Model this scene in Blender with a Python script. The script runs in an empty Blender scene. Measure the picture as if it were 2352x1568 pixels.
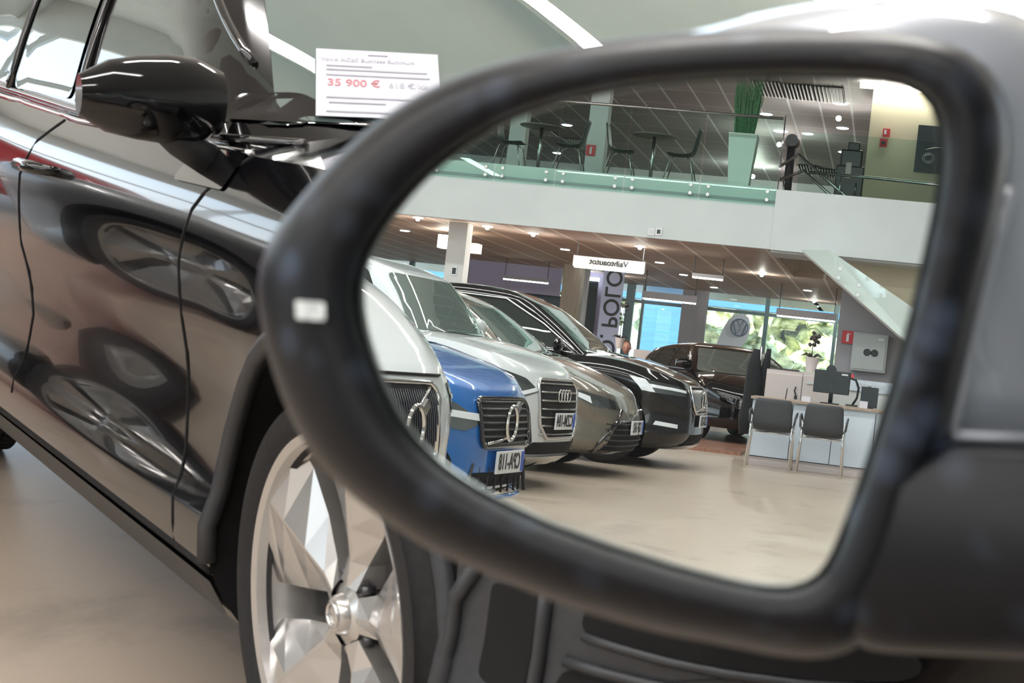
import bpy, bmesh, math, random
import numpy as np
from mathutils import Vector, Matrix, noise
from mathutils.bvhtree import BVHTree
from mathutils.geometry import delaunay_2d_cdt
random.seed(7)
SC = bpy.context.scene
COL = SC.collection
# ------------------------------------------------------------------ camera
F, CX, CY, H = 3900.0, 1176.0, 784.0, 1.12      # focal length in px of the 2352 px wide frame, centre, eye height
def nz(v):
    v = np.array(v, float); return v / np.linalg.norm(v)
S0, Y0, S1, Y1 = .065, 202.0, .112, 800.0       # horizon lines: seen directly / seen in the mirror
_u = nz((S0, 1, (CY - Y0) / F)); _v = nz((S1, 1, (CY - Y1) / F))
_m = nz(_u - _v)
_d = lambda px, py: np.array((px - CX, -(py - CY), -F)) / F
_D = nz(_d(2025, Y1 + S1 * (2025 - CX))); _D = _D - 2 * np.dot(_D, _m) * _m
_Y = nz(_D - np.dot(_D, _u) * _u); _X = np.cross(_Y, _u)
R = np.array([_X, _Y, _u])
C = np.array((0, 0, H))
MN = R @ _m                                      # mirror normal in the world
MP = C + R @ _d(1500, 770) * .55                 # a point of the mirror glass
def ray(px, py): return R @ _d(px, py)
def on_glass(px, py, off=0.0):                   # point of the mirror plane (moved OFF towards the viewer along its normal)
    a = ray(px, py); P = MP + MN * off
    return C + a * (np.dot(P - C, MN) / np.dot(a, MN))
def at(px, py, Y=None, z=None, X=None):          # point of the showroom that the mirror shows at a pixel
    a = ray(px, py); o = C + a * (np.dot(MP - C, MN) / np.dot(a, MN)); r = a - 2 * np.dot(a, MN) * MN
    k = (z - o[2]) / r[2] if z is not None else ((Y - o[1]) / r[1] if Y is not None else (X - o[0]) / r[0])
    return Vector(o + r * k)
cam = bpy.data.cameras.new('camera'); co = bpy.data.objects.new('camera', cam); COL.objects.link(co)
M = Matrix(R.tolist()).to_4x4(); M.translation = Vector(C); co.matrix_world = M
cam.sensor_width = 36; cam.lens = 36 * F / 2352; cam.clip_start = .02; cam.clip_end = 400
cam.dof.use_dof = True; cam.dof.focus_distance = 13.0; cam.dof.aperture_fstop = 17
SC.camera = co
# ------------------------------------------------------------------ light
SC.view_settings.view_transform = 'Standard'; SC.view_settings.look = 'None'
SC.view_settings.gamma = 1; SC.view_settings.use_curve_mapping = False
SC.view_settings.exposure = 0.75
w = bpy.data.worlds.new('world'); SC.world = w; w.use_nodes = True
nt = w.node_tree; nt.nodes.clear()
bg = nt.nodes.new('ShaderNodeBackground'); out = nt.nodes.new('ShaderNodeOutputWorld')
tc = nt.nodes.new('ShaderNodeTexCoord'); sx = nt.nodes.new('ShaderNodeSeparateXYZ'); cr = nt.nodes.new('ShaderNodeValToRGB')
cr.color_ramp.elements[0].position = 0.0; cr.color_ramp.elements[0].color = (.30, .33, .30, 1)
cr.color_ramp.elements[1].position = .35; cr.color_ramp.elements[1].color = (.52, .74, 1.0, 1)
e = cr.color_ramp.elements.new(.04); e.color = (.86, .95, 1.0, 1)
nt.links.new(tc.outputs['Generated'], sx.inputs[0]); nt.links.new(sx.outputs['Z'], cr.inputs[0])
nt.links.new(cr.outputs[0], bg.inputs[0]); bg.inputs[1].default_value = 2.2; nt.links.new(bg.outputs[0], out.inputs[0])
def sun(rot, s):
    l = bpy.data.lights.new('sun', 'SUN'); l.energy = s; l.angle = .02; l.color = (1, .95, .86)
    o = bpy.data.objects.new('sun', l); o.rotation_euler = rot; COL.objects.link(o); return o
sun((math.radians(52), 0, math.radians(20)), 13.0)          # shines along +Y, over the roof, on the trees outside
def area(loc, sx_, sy_, energy, color=(1, .97, .93), rot=(0, 0, 0)):
    l = bpy.data.lights.new('ceiling_light', 'AREA'); l.shape = 'RECTANGLE'; l.size = sx_; l.size_y = sy_
    l.energy = energy; l.color = color
    o = bpy.data.objects.new('ceiling_area_light', l); o.location = loc; o.rotation_euler = rot; COL.objects.link(o)
area((2.15, -4.1, 6.3), 2.3, .15, 125, rot=(0, 0, math.atan2(.80, 1.9))); area((.75, -7.0, 6.3), 1.9, .15, 125, rot=(0, 0, math.atan2(-.3, 1.4)))
for y_, e_ in ((0, 210), (5, 260), (10, 260), (15, 240), (20, 200)): area((4, y_, 6.35), 12, .30, e_)
area((12.5, 4, 6.35), .3, 14, 260)
def point(loc, energy, r=.05, color=(1, .93, .84)):
    l = bpy.data.lights.new('downlight', 'POINT'); l.energy = energy; l.shadow_soft_size = r; l.color = color
    o = bpy.data.objects.new('downlight_lamp', l); o.location = loc; COL.objects.link(o)
# ------------------------------------------------------------------ materials
def mat(name, col, rough=.5, metal=0.0, coat=0.0, emit=0.0, var=0.0, scale=8.0, spec=.5, alpha=None, trans=0.0, bump=0.0, stretch=None, col2=None):
    m = bpy.data.materials.new(name); m.use_nodes = True
    t = m.node_tree; b = t.nodes['Principled BSDF']
    b.inputs['Base Color'].default_value = (*col, 1); b.inputs['Roughness'].default_value = rough
    b.inputs['Metallic'].default_value = metal; b.inputs['Coat Weight'].default_value = coat; b.inputs['Coat Roughness'].default_value = .02
    b.inputs['Specular IOR Level'].default_value = spec; b.inputs['Transmission Weight'].default_value = trans
    if emit: b.inputs['Emission Color'].default_value = (*col, 1); b.inputs['Emission Strength'].default_value = emit
    if alpha is not None: b.inputs['Alpha'].default_value = alpha
    tcn = t.nodes.new('ShaderNodeTexCoord'); mp = t.nodes.new('ShaderNodeMapping'); nn = t.nodes.new('ShaderNodeTexNoise')
    if stretch: mp.inputs['Scale'].default_value = stretch
    nn.inputs['Scale'].default_value = scale; nn.inputs['Detail'].default_value = 5
    t.links.new(tcn.outputs['Object'], mp.inputs[0]); t.links.new(mp.outputs[0], nn.inputs['Vector'])
    if var or col2:
        r = t.nodes.new('ShaderNodeValToRGB'); r.color_ramp.elements[0].position = .35; r.color_ramp.elements[1].position = .65
        c2 = col2 or tuple(min(1, c * (1 + var)) for c in col)
        r.color_ramp.elements[0].color = (*[c * (1 - var) for c in col], 1); r.color_ramp.elements[1].color = (*c2, 1)
        t.links.new(nn.outputs['Fac'], r.inputs[0]); t.links.new(r.outputs[0], b.inputs['Base Color'])
    else:                                        # faint orange-peel in the gloss
        mr = t.nodes.new('ShaderNodeMapRange'); mr.inputs['To Min'].default_value = rough * .9; mr.inputs['To Max'].default_value = min(1, rough * 1.1)
        t.links.new(nn.outputs['Fac'], mr.inputs[0]); t.links.new(mr.outputs[0], b.inputs['Roughness'])
    if bump:
        bp = t.nodes.new('ShaderNodeBump'); bp.inputs['Strength'].default_value = bump; bp.inputs['Distance'].default_value = .01
        t.links.new(nn.outputs['Fac'], bp.inputs['Height']); t.links.new(bp.outputs[0], b.inputs['Normal'])
    return m
def glassy(name, tint, reflect=.25, rough=.0, opaque=False, depth=(.01, .012, .012), k=.6):
    m = bpy.data.materials.new(name); m.use_nodes = True; t = m.node_tree; t.nodes.clear()
    o = t.nodes.new('ShaderNodeOutputMaterial'); mx = t.nodes.new('ShaderNodeMixShader'); g = t.nodes.new('ShaderNodeBsdfGlossy')
    g.inputs['Roughness'].default_value = rough; g.inputs['Color'].default_value = (.9, .97, .95, 1)
    a = t.nodes.new('ShaderNodeBsdfDiffuse' if opaque else 'ShaderNodeBsdfTransparent')
    a.inputs['Color'].default_value = (*(depth if opaque else tint), 1)
    lw = t.nodes.new('ShaderNodeLayerWeight'); lw.inputs['Blend'].default_value = .5
    ma = t.nodes.new('ShaderNodeMath'); ma.operation = 'MULTIPLY_ADD'; ma.inputs[1].default_value = k; ma.inputs[2].default_value = reflect
    pw = t.nodes.new('ShaderNodeMath'); pw.operation = 'POWER'; pw.inputs[1].default_value = 2.5
    t.links.new(lw.outputs['Facing'], pw.inputs[0]); t.links.new(pw.outputs[0], ma.inputs[0]); t.links.new(ma.outputs[0], mx.inputs[0])
    t.links.new(a.outputs[0], mx.inputs[1]); t.links.new(g.outputs[0], mx.inputs[2]); t.links.new(mx.outputs[0], o.inputs[0])
    return m
K = {}
K['black_paint'] = mat('black_paint', (.003, .003, .004), .10, 0, .75, spec=.3)
K['white_paint'] = mat('white_paint', (.62, .66, .68), .25, 0, 1)
K['blue_paint'] = mat('blue_paint', (.012, .17, .58), .25, .25, 1)
K['brown_paint'] = mat('brown_paint', (.20, .18, .15), .28, .6, 1)
K['grey_paint'] = mat('grey_paint', (.24, .25, .26), .25, .5, 1)
K['grey_paint_skylit'] = mat('grey_paint_skylit', (.32, .35, .40), .30, .25, 1)  # lighter copy of the grey car paint, sky light put into its colour
K['red_paint'] = mat('red_paint', (.45, .01, .02), .25, .1, 1)
K['cladding'] = mat('cladding', (.035, .037, .042), .45, var=.1, scale=60)
K['plastic'] = mat('plastic', (.02, .021, .024), .5, var=.1, scale=60)
K['gloss_black'] = mat('gloss_black', (.005, .005, .006), .08, 0, 1)
K['void'] = mat('void', (.003, .003, .004), .9)
K['rubber'] = mat('rubber', (.011, .011, .013), .7, var=.25, scale=90, bump=.1)
K['alloy'] = mat('alloy', (.62, .61, .60), .24, .75, .6)
K['alloy_dark'] = mat('alloy_dark', (.10, .10, .11), .35, .8)
K['chrome'] = mat('chrome', (.78, .78, .78), .1, 1)
K['steel'] = mat('steel', (.45, .45, .44), .28, 1)
K['car_glass'] = glassy('car_glass', None, .10, opaque=True, depth=(.012, .016, .016))
K['wind_glass'] = glassy('wind_glass', None, .30, opaque=True, depth=(.13, .18, .17))
K['lamp_glass'] = glassy('lamp_glass', None, .22, opaque=True, depth=(.02, .025, .03), rough=.05)
K['drl'] = mat('drl', (.85, .9, .95), .15, 0, 1)
K['plate'] = mat('plate', (.72, .74, .76), .4)
K['plate_blue'] = mat('plate_blue', (.02, .08, .45), .4)
K['ink'] = mat('ink', (.02, .02, .025), .5)
K['red_ink'] = mat('red_ink', (.55, .06, .07), .5)
K['paper'] = mat('paper', (.68, .68, .76), .8)
K['wallw'] = mat('white_wall', (.66, .68, .68), .7, var=.03, scale=2)
K['white_panel'] = mat('white_panel', (.62, .70, .80), .35, var=.03, scale=2)
K['pink_panel'] = mat('pale_pink_panel', (.62, .55, .54), .45)
K['fascia'] = mat('fascia', (.60, .64, .65), .55, var=.03, scale=1.5)
K['cream'] = mat('cream_wall', (.62, .57, .42), .6, var=.03, scale=1)
K['grey_wall'] = mat('grey_wall', (.36, .35, .38), .7, var=.04, scale=2)
K['fixture'] = mat('fixture_grey', (.5, .5, .5), .5)
K['lilac'] = mat('lilac_wall', (.44, .40, .58), .6)
K['lilac2'] = mat('lilac_banner', (.55, .58, .80), .6)
K['timber'] = mat('timber_slats', (.36, .29, .23), .6, var=.15, scale=6, stretch=(14, 1, .4))
K['woodfloor'] = mat('wood_floor', (.34, .17, .12), .25, var=.25, scale=3, stretch=(6, 1, 1))
K['seat'] = mat('seat_grey', (.055, .06, .068), .6)
K['green_seat'] = mat('seat_green_grey', (.055, .075, .075), .45)
K['screen'] = mat('screen_black', (.012, .018, .02), .3)
K['sign_red'] = mat('sign_red', (.60, .05, .06), .5)
K['lamp_white'] = mat('lamp_white', (1, .93, .82), .5, emit=9)
K['lamp_cool'] = mat('lamp_cool', (.9, .97, 1), .5, emit=7)
K['warm_panel'] = mat('warm_panel', (1, .86, .6), .5, emit=1.1)
K['vglass'] = glassy('balustrade_glass', (.84, .93, .90), .0, k=.15)
K['eglass'] = glassy('green_edge_glass', (.96, .99, .98), .03, k=.2)
K['wglass'] = glassy('window_glass', (.93, .97, .98), .02, k=.3)
K['leaf'] = mat('leaf', (.03, .14, .05), .6, var=.4, scale=30)
K['petal'] = mat('dark_bloom', (.06, .05, .05), .7)
K['skin'] = mat('skin', (.52, .26, .20), .5)
K['hair'] = mat('hair', (.12, .06, .04), .7)
K['cloth'] = mat('blue_shirt', (.20, .25, .35), .8)
K['coat'] = mat('black_cloth', (.008, .009, .012), .9)
K['crown'] = mat('tree_crown', (.22, .26, .08), .8, scale=2.6, col2=(.85, .86, .55), var=.4)
K['crown2'] = mat('tree_crown_green', (.08, .20, .06), .8, scale=1.8, col2=(.42, .70, .26), var=.4)
K['bark'] = mat('bark', (.12, .09, .07), .9)
K['asphalt'] = mat('asphalt', (.42, .44, .44), .9, var=.1)
K['blue_clad'] = mat('blue_cladding', (.03, .115, .25), .5, var=.12, scale=2, stretch=(.3, 1, 5))
K['poster'] = mat('poster_dark', (.015, .03, .035), .35, var=.3, scale=2)
K['skin_art'] = mat('poster_skin', (.42, .16, .10), .6, col2=(.10, .04, .04), var=.1, scale=3)
K['fabric_black'] = mat('display_black', (.01, .012, .016), .6)
# floor: beige concrete with worn patches
def floor_mat():
    m = mat('concrete_floor', (.40, .32, .25), .32, spec=.4); t = m.node_tree; b = t.nodes['Principled BSDF']
    g = t.nodes.new('ShaderNodeNewGeometry')
    n1 = t.nodes.new('ShaderNodeTexNoise'); n1.inputs['Scale'].default_value = .35; n1.inputs['Detail'].default_value = 6
    n2 = t.nodes.new('ShaderNodeTexNoise'); n2.inputs['Scale'].default_value = 2.2; n2.inputs['Detail'].default_value = 8; n2.inputs['Roughness'].default_value = .62
    mp = t.nodes.new('ShaderNodeMapping'); mp.inputs['Scale'].default_value = (1, .7, 1)
    t.links.new(g.outputs['Position'], n1.inputs['Vector']); t.links.new(g.outputs['Position'], mp.inputs[0]); t.links.new(mp.outputs[0], n2.inputs['Vector'])
    r1 = t.nodes.new('ShaderNodeValToRGB'); r1.color_ramp.elements[0].position = .3; r1.color_ramp.elements[1].position = .7
    r1.color_ramp.elements[0].color = (.37, .305, .245, 1); r1.color_ramp.elements[1].color = (.45, .37, .30, 1)
    r2 = t.nodes.new('ShaderNodeValToRGB'); r2.color_ramp.elements[0].position = .36; r2.color_ramp.elements[1].position = .45
    r2.color_ramp.elements[0].color = (.78, .79, .79, 1); r2.color_ramp.elements[1].color = (1, 1, 1, 1)
    mx = t.nodes.new('ShaderNodeMix'); mx.data_type = 'RGBA'; mx.blend_type = 'MULTIPLY'; mx.inputs[0].default_value = 1
    t.links.new(n1.outputs['Fac'], r1.inputs[0]); t.links.new(n2.outputs['Fac'], r2.inputs[0])
    t.links.new(r1.outputs[0], mx.inputs[6]); t.links.new(r2.outputs[0], mx.inputs[7]); t.links.new(mx.outputs[2], b.inputs['Base Color'])
    return m
K['floor'] = floor_mat()
def tile_mat(name, base, line, sx_, sy_, lw=.04, offs=(0, 0), wood=0.0, cross=None):
    """ceiling tiles: joints every sx_ metres in X and sy_ metres in Y"""
    m = mat(name, base, .6); t = m.node_tree; b = t.nodes['Principled BSDF']
    g = t.nodes.new('ShaderNodeNewGeometry'); sp = t.nodes.new('ShaderNodeSeparateXYZ'); t.links.new(g.outputs['Position'], sp.inputs[0])
    def line_of(sock, step, wid, off):
        a = t.nodes.new('ShaderNodeMath'); a.operation = 'ADD'; a.inputs[1].default_value = off + 1000 * step; t.links.new(sp.outputs[sock], a.inputs[0])
        d = t.nodes.new('ShaderNodeMath'); d.operation = 'MODULO'; d.inputs[1].default_value = step; t.links.new(a.outputs[0], d.inputs[0])
        l = t.nodes.new('ShaderNodeMath'); l.operation = 'LESS_THAN'; l.inputs[1].default_value = wid; t.links.new(d.outputs[0], l.inputs[0]); return l
    lx = line_of('X', sx_, lw, offs[0]); ly = line_of('Y', sy_, lw * (cross or 1), offs[1])
    nn = t.nodes.new('ShaderNodeTexNoise'); nn.inputs['Scale'].default_value = .8; nn.inputs['Detail'].default_value = 4
    mp = t.nodes.new('ShaderNodeMapping'); mp.inputs['Scale'].default_value = (1, 4, 1); t.links.new(g.outputs['Position'], mp.inputs[0]); t.links.new(mp.outputs[0], nn.inputs['Vector'])
    r = t.nodes.new('ShaderNodeValToRGB'); r.color_ramp.elements[0].position = .3; r.color_ramp.elements[1].position = .7
    r.color_ramp.elements[0].color = (*[c * (1 - wood) for c in base], 1); r.color_ramp.elements[1].color = (*[c * (1 + wood) for c in base], 1)
    t.links.new(nn.outputs['Fac'], r.inputs[0])
    m1 = t.nodes.new('ShaderNodeMix'); m1.data_type = 'RGBA'; m2 = t.nodes.new('ShaderNodeMix'); m2.data_type = 'RGBA'
    t.links.new(lx.outputs[0], m1.inputs[0]); t.links.new(r.outputs[0], m1.inputs[6]); m1.inputs[7].default_value = (*line, 1)
    f2 = t.nodes.new('ShaderNodeMath'); f2.operation = 'MULTIPLY'; f2.inputs[1].default_value = .45; t.links.new(ly.outputs[0], f2.inputs[0])
    t.links.new(f2.outputs[0], m2.inputs[0]); t.links.new(m1.outputs[2], m2.inputs[6]); m2.inputs[7].default_value = (*line, 1)
    t.links.new(m2.outputs[2], b.inputs['Base Color']); return m
K['ceil_up'] = tile_mat('grey_ceiling_tiles', (.27, .25, .26), (.62, .63, .66), .62, 1.8, .045, cross=1.5)
K['ceil_low'] = tile_mat('brown_ceiling_tiles', (.46, .33, .26), (.85, .78, .70), .66, 1.3, .05, wood=.12, offs=(.03, 0))
def mirror_mat():
    m = bpy.data.materials.new('mirror_silver'); m.use_nodes = True; t = m.node_tree; t.nodes.clear()
    o = t.nodes.new('ShaderNodeOutputMaterial'); g = t.nodes.new('ShaderNodeBsdfGlossy'); g.inputs['Roughness'].default_value = 0.0
    g.inputs['Color'].default_value = (.90, .96, .95, 1)
    d = t.nodes.new('ShaderNodeBsdfDiffuse'); d.inputs['Color'].default_value = (.6, .65, .7, 1)
    mx = t.nodes.new('ShaderNodeMixShader'); tcn = t.nodes.new('ShaderNodeTexCoord')
    vo = t.nodes.new('ShaderNodeTexVoronoi'); vo.inputs['Scale'].default_value = 38
    r = t.nodes.new('ShaderNodeValToRGB'); r.color_ramp.elements[0].position = .02; r.color_ramp.elements[1].position = .05   # tiny dust specks
    r.color_ramp.elements[0].color = (.12, .12, .12, 1); r.color_ramp.elements[1].color = (.012, .012, .012, 1)
    t.links.new(tcn.outputs['Object'], vo.inputs['Vector']); t.links.new(vo.outputs['Distance'], r.inputs[0]); t.links.new(r.outputs[0], mx.inputs[0])
    t.links.new(g.outputs[0], mx.inputs[1]); t.links.new(d.outputs[0], mx.inputs[2]); t.links.new(mx.outputs[0], o.inputs[0]); return m
K['mirror'] = mirror_mat()
def dusty_mat():
    """matt black housing with water spots and dust"""
    m = mat('dusty_black_plastic', (.004, .005, .008), .38, spec=.32); t = m.node_tree; b = t.nodes['Principled BSDF']
    tcn = t.nodes.new('ShaderNodeTexCoord'); vo = t.nodes.new('ShaderNodeTexVoronoi'); vo.inputs['Scale'].default_value = 55; vo.inputs['Randomness'].default_value = 1
    r = t.nodes.new('ShaderNodeValToRGB'); r.color_ramp.elements[0].position = .12; r.color_ramp.elements[1].position = .42
    r.color_ramp.elements[0].color = (1, 1, 1, 1); r.color_ramp.elements[1].color = (0, 0, 0, 1)
    n = t.nodes.new('ShaderNodeTexNoise'); n.inputs['Scale'].default_value = 14
    r2 = t.nodes.new('ShaderNodeValToRGB'); r2.color_ramp.elements[0].position = .40; r2.color_ramp.elements[1].position = .60
    mu = t.nodes.new('ShaderNodeMath'); mu.operation = 'MULTIPLY'; mu2 = t.nodes.new('ShaderNodeMath'); mu2.operation = 'MULTIPLY'; mu2.inputs[1].default_value = .6
    mx = t.nodes.new('ShaderNodeMix'); mx.data_type = 'RGBA'; mx.inputs[6].default_value = (.004, .005, .008, 1); mx.inputs[7].default_value = (.065, .09, .14, 1)
    t.links.new(tcn.outputs['Object'], vo.inputs['Vector']); t.links.new(tcn.outputs['Object'], n.inputs['Vector'])
    t.links.new(vo.outputs['Distance'], r.inputs[0]); t.links.new(n.outputs['Fac'], r2.inputs[0])
    t.links.new(r.outputs[0], mu.inputs[0]); t.links.new(r2.outputs[0], mu.inputs[1]); t.links.new(mu.outputs[0], mu2.inputs[0]); t.links.new(mu2.outputs[0], mx.inputs[0])
    t.links.new(mx.outputs[2], b.inputs['Base Color']); return m
K['dusty'] = dusty_mat()
# ------------------------------------------------------------------ object helpers
def tag(o, label=None, cat=None, group=None, kind=None):
    if label: o['label'] = label
    if cat: o['category'] = cat
    if group: o['group'] = group
    if kind: o['kind'] = kind
    return o
def empty(name, loc=(0, 0, 0), rz=0, label=None, cat=None, group=None):
    o = bpy.data.objects.new(name, None); COL.objects.link(o); o.location = loc; o.rotation_euler = (0, 0, rz)
    o.empty_display_size = .1
    return tag(o, label, cat, group)
def link(name, me, m, parent=None, smooth=True, ang=None):
    o = bpy.data.objects.new(name, me); COL.objects.link(o)
    if m is not None:
        me.materials.clear()
        for x in (m if isinstance(m, (list, tuple)) else [m]): me.materials.append(K[x] if isinstance(x, str) else x)
    if smooth:
        for p in me.polygons: p.use_smooth = True
        if ang: me.set_sharp_from_angle(angle=math.radians(ang))
    if parent is not None: o.parent = parent
    return o
def bm_obj(name, bm, m, parent=None, smooth=False, ang=None):
    me = bpy.data.meshes.new(name); bmesh.ops.recalc_face_normals(bm, faces=bm.faces); bm.to_mesh(me); bm.free()
    return link(name, me, m, parent, smooth, ang)
def pyd(name, vs, fs, m, parent=None, smooth=True, ang=None, recalc=True):
    me = bpy.data.meshes.new(name); me.from_pydata([tuple(v) for v in vs], [], fs); me.update()
    if recalc:
        bm = bmesh.new(); bm.from_mesh(me); bmesh.ops.recalc_face_normals(bm, faces=bm.faces); bm.to_mesh(me); bm.free()
    return link(name, me, m, parent, smooth, ang)
def box(bm, c, s, rot=None, bev=0.0):
    r = bmesh.ops.create_cube(bm, size=1)['verts']
    for v in r: v.co = Vector((v.co.x * s[0], v.co.y * s[1], v.co.z * s[2]))
    if bev:
        es = list({e for v in r for e in v.link_edges})
        nv = bmesh.ops.bevel(bm, geom=es, offset=bev, segments=2, affect='EDGES', profile=.5)
        r = list({v for f in nv['faces'] for v in f.verts} | {v for v in r if v.is_valid})
    mtx = Matrix.Translation(c) @ (rot.to_4x4() if rot is not None else Matrix())
    for v in r: v.co = mtx @ v.co
    return bm
def boxo(name, c, s, m, parent=None, rz=0, bev=0.0):
    bm = bmesh.new(); box(bm, Vector(c), s, Matrix.Rotation(rz, 3, 'Z'), bev); return bm_obj(name, bm, m, parent)
def tube(bm, pts, r, n=8, closed=False, cap=True):
    pts = [Vector(p) for p in pts]; N = len(pts); rings = []
    rr = r if isinstance(r, (list, tuple)) else [r] * N
    up = None
    for i, p in enumerate(pts):
        a = pts[(i - 1) % N] if (closed or i > 0) else p; b = pts[(i + 1) % N] if (closed or i < N - 1) else p
        t = (b - a).normalized()
        if up is None:
            up = Vector((0, 0, 1)) if abs(t.z) < .9 else Vector((1, 0, 0))
        sd = t.cross(up).normalized(); up = sd.cross(t).normalized()
        rings.append([bm.verts.new(p + (sd * math.cos(2 * math.pi * k / n) + up * math.sin(2 * math.pi * k / n)) * rr[i]) for k in range(n)])
    for i in range(N if closed else N - 1):
        A, B = rings[i], rings[(i + 1) % N]
        for k in range(n): bm.faces.new((A[k], A[(k + 1) % n], B[(k + 1) % n], B[k]))
    if cap and not closed:
        bm.faces.new(rings[0][::-1]); bm.faces.new(rings[-1])
def tubo(name, pts, r, m, parent=None, n=8, closed=False):
    bm = bmesh.new(); tube(bm, pts, r, n, closed); return bm_obj(name, bm, m, parent, True)
def lathe(bm, prof, n=48, mtx=None):
    """prof: (radius, axial) closed or open; axis = local Y"""
    rings = []
    for r, a in prof:
        rings.append([bm.verts.new((r * math.cos(2 * math.pi * k / n), a, r * math.sin(2 * math.pi * k / n))) for k in range(n)])
    for i in range(len(rings) - 1):
        A, B = rings[i], rings[i + 1]
        for k in range(n): bm.faces.new((A[k], A[(k + 1) % n], B[(k + 1) % n], B[k]))
    if mtx is not None:
        for R_ in rings:
            for v in R_: v.co = mtx @ v.co
    return rings
def prism(bm, poly, y0, y1, mtx=None):
    """poly in (x,z), extruded from y0 to y1"""
    A = [bm.verts.new((x, y0, z)) for x, z in poly]; B = [bm.verts.new((x, y1, z)) for x, z in poly]
    n = len(poly)
    for i in range(n): bm.faces.new((A[i], A[(i + 1) % n], B[(i + 1) % n], B[i]))
    bm.faces.new(A[::-1]); bm.faces.new(B)
    if mtx is not None:
        for v in A + B: v.co = mtx @ v.co
def text(name, s, size, m, parent, mtx, ext=.002, ax='CENTER', sx_=1.0):
    c = bpy.data.curves.new(name, 'FONT'); c.body = s; c.size = size; c.align_x = ax; c.align_y = 'CENTER'; c.extrude = ext; c.offset = size * .012
    t = bpy.data.objects.new('tmp', c); COL.objects.link(t); bpy.context.view_layer.update()
    me = bpy.data.meshes.new_from_object(t.evaluated_get(bpy.context.evaluated_depsgraph_get())); bpy.data.objects.remove(t)
    me.transform(mtx @ Matrix.Diagonal((sx_, 1, 1, 1)))
    return link(name, me, m, parent, False)
def facing(loc, right, up=(0, 0, 1)):
    """matrix whose local x runs to RIGHT and local y to UP (text plane)"""
    r = Vector(right).normalized(); u = Vector(up).normalized(); n_ = r.cross(u).normalized(); u = n_.cross(r)
    M_ = Matrix((r, u, n_)).transposed().to_4x4(); M_.translation = Vector(loc); return M_
def interp(tab, x):
    if x <= tab[0][0]: return tab[0][1]
    for (a, b), (c, d) in zip(tab, tab[1:]):
        if x <= c:
            t = (x - a) / (c - a); return b + (d - b) * t
    return tab[-1][1]
def sinterp(tab, x):
    """smooth (monotone-ish) interpolation"""
    n = len(tab)
    if x <= tab[0][0]: return tab[0][1]
    if x >= tab[-1][0]: return tab[-1][1]
    for i in range(n - 1):
        if x <= tab[i + 1][0]:
            x0, y0_ = tab[i]; x1, y1_ = tab[i + 1]; h = x1 - x0; d = (y1_ - y0_) / h
            def sl(k):
                if k <= 0 or k >= n - 1: return d
                a = (tab[k][1] - tab[k - 1][1]) / (tab[k][0] - tab[k - 1][0]); b = (tab[k + 1][1] - tab[k][1]) / (tab[k + 1][0] - tab[k][0])
                return 0 if a * b <= 0 else 2 * a * b / (a + b)
            m0, m1 = sl(i), sl(i + 1); t = (x - x0) / h
            return (2 * t**3 - 3 * t**2 + 1) * y0_ + (t**3 - 2 * t**2 + t) * h * m0 + (-2 * t**3 + 3 * t**2) * y1_ + (t**3 - t**2) * h * m1
def rounded(poly, r, seg=4):
    out_ = []; n = len(poly)
    for i in range(n):
        p = Vector(poly[i]); a = Vector(poly[i - 1]); b = Vector(poly[(i + 1) % n])
        rr = r[i] if isinstance(r, (list, tuple)) else r
        da = (a - p); db = (b - p); k = min(rr, da.length * .45, db.length * .45)
        if k <= 1e-5: out_.append(tuple(p)); continue
        A = p + da.normalized() * k; B = p + db.normalized() * k
        for j in range(seg + 1):
            t = j / seg; q = A * (1 - t)**2 + p * 2 * t * (1 - t) + B * t * t; out_.append(tuple(q))
    return out_
# ------------------------------------------------------------------ cars
def outline(xf, xr, w, cf, crr, nf, nr, NF=36, NSd=26, NR=20):
    """closed plan outline, counter-clockwise from the right front; caps are superellipses"""
    P = []
    xcf, xcr = xf - cf, xr + crr
    def cap(n_, a, N, sgn, xc):
        r = []
        for i in range(N + 1):
            th = -math.pi / 2 + math.pi * i / N
            c, s_ = math.cos(th), math.sin(th)
            r.append((xc + sgn * a * abs(c) ** (2 / n_), w * math.copysign(abs(s_) ** (2 / n_), s_)))
        return r
    P += cap(nf, cf, NF, 1, xcf)                                   # y from -w to +w at the front
    P += [(xcf + (xcr - xcf) * i / NSd, w) for i in range(1, NSd)]
    P += [(x, y) for x, y in reversed(cap(nr, crr, NR, -1, xcr))]
    P += [(xcr + (xcf - xcr) * i / NSd, -w) for i in range(1, NSd)]
    return P
def loft(levels, cap_bottom=True, cap_top=True):
    n = len(levels[0]); vs = [p for L in levels for p in L]; fs = []
    for i in range(len(levels) - 1):
        for k in range(n):
            a, b = i * n + k, i * n + (k + 1) % n; fs.append((a, b, b + n, a + n))
    if cap_bottom: fs.append(tuple(range(n - 1, -1, -1)))
    if cap_top: fs.append(tuple(range((len(levels) - 1) * n, len(levels) * n)))
    return vs, fs
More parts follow.
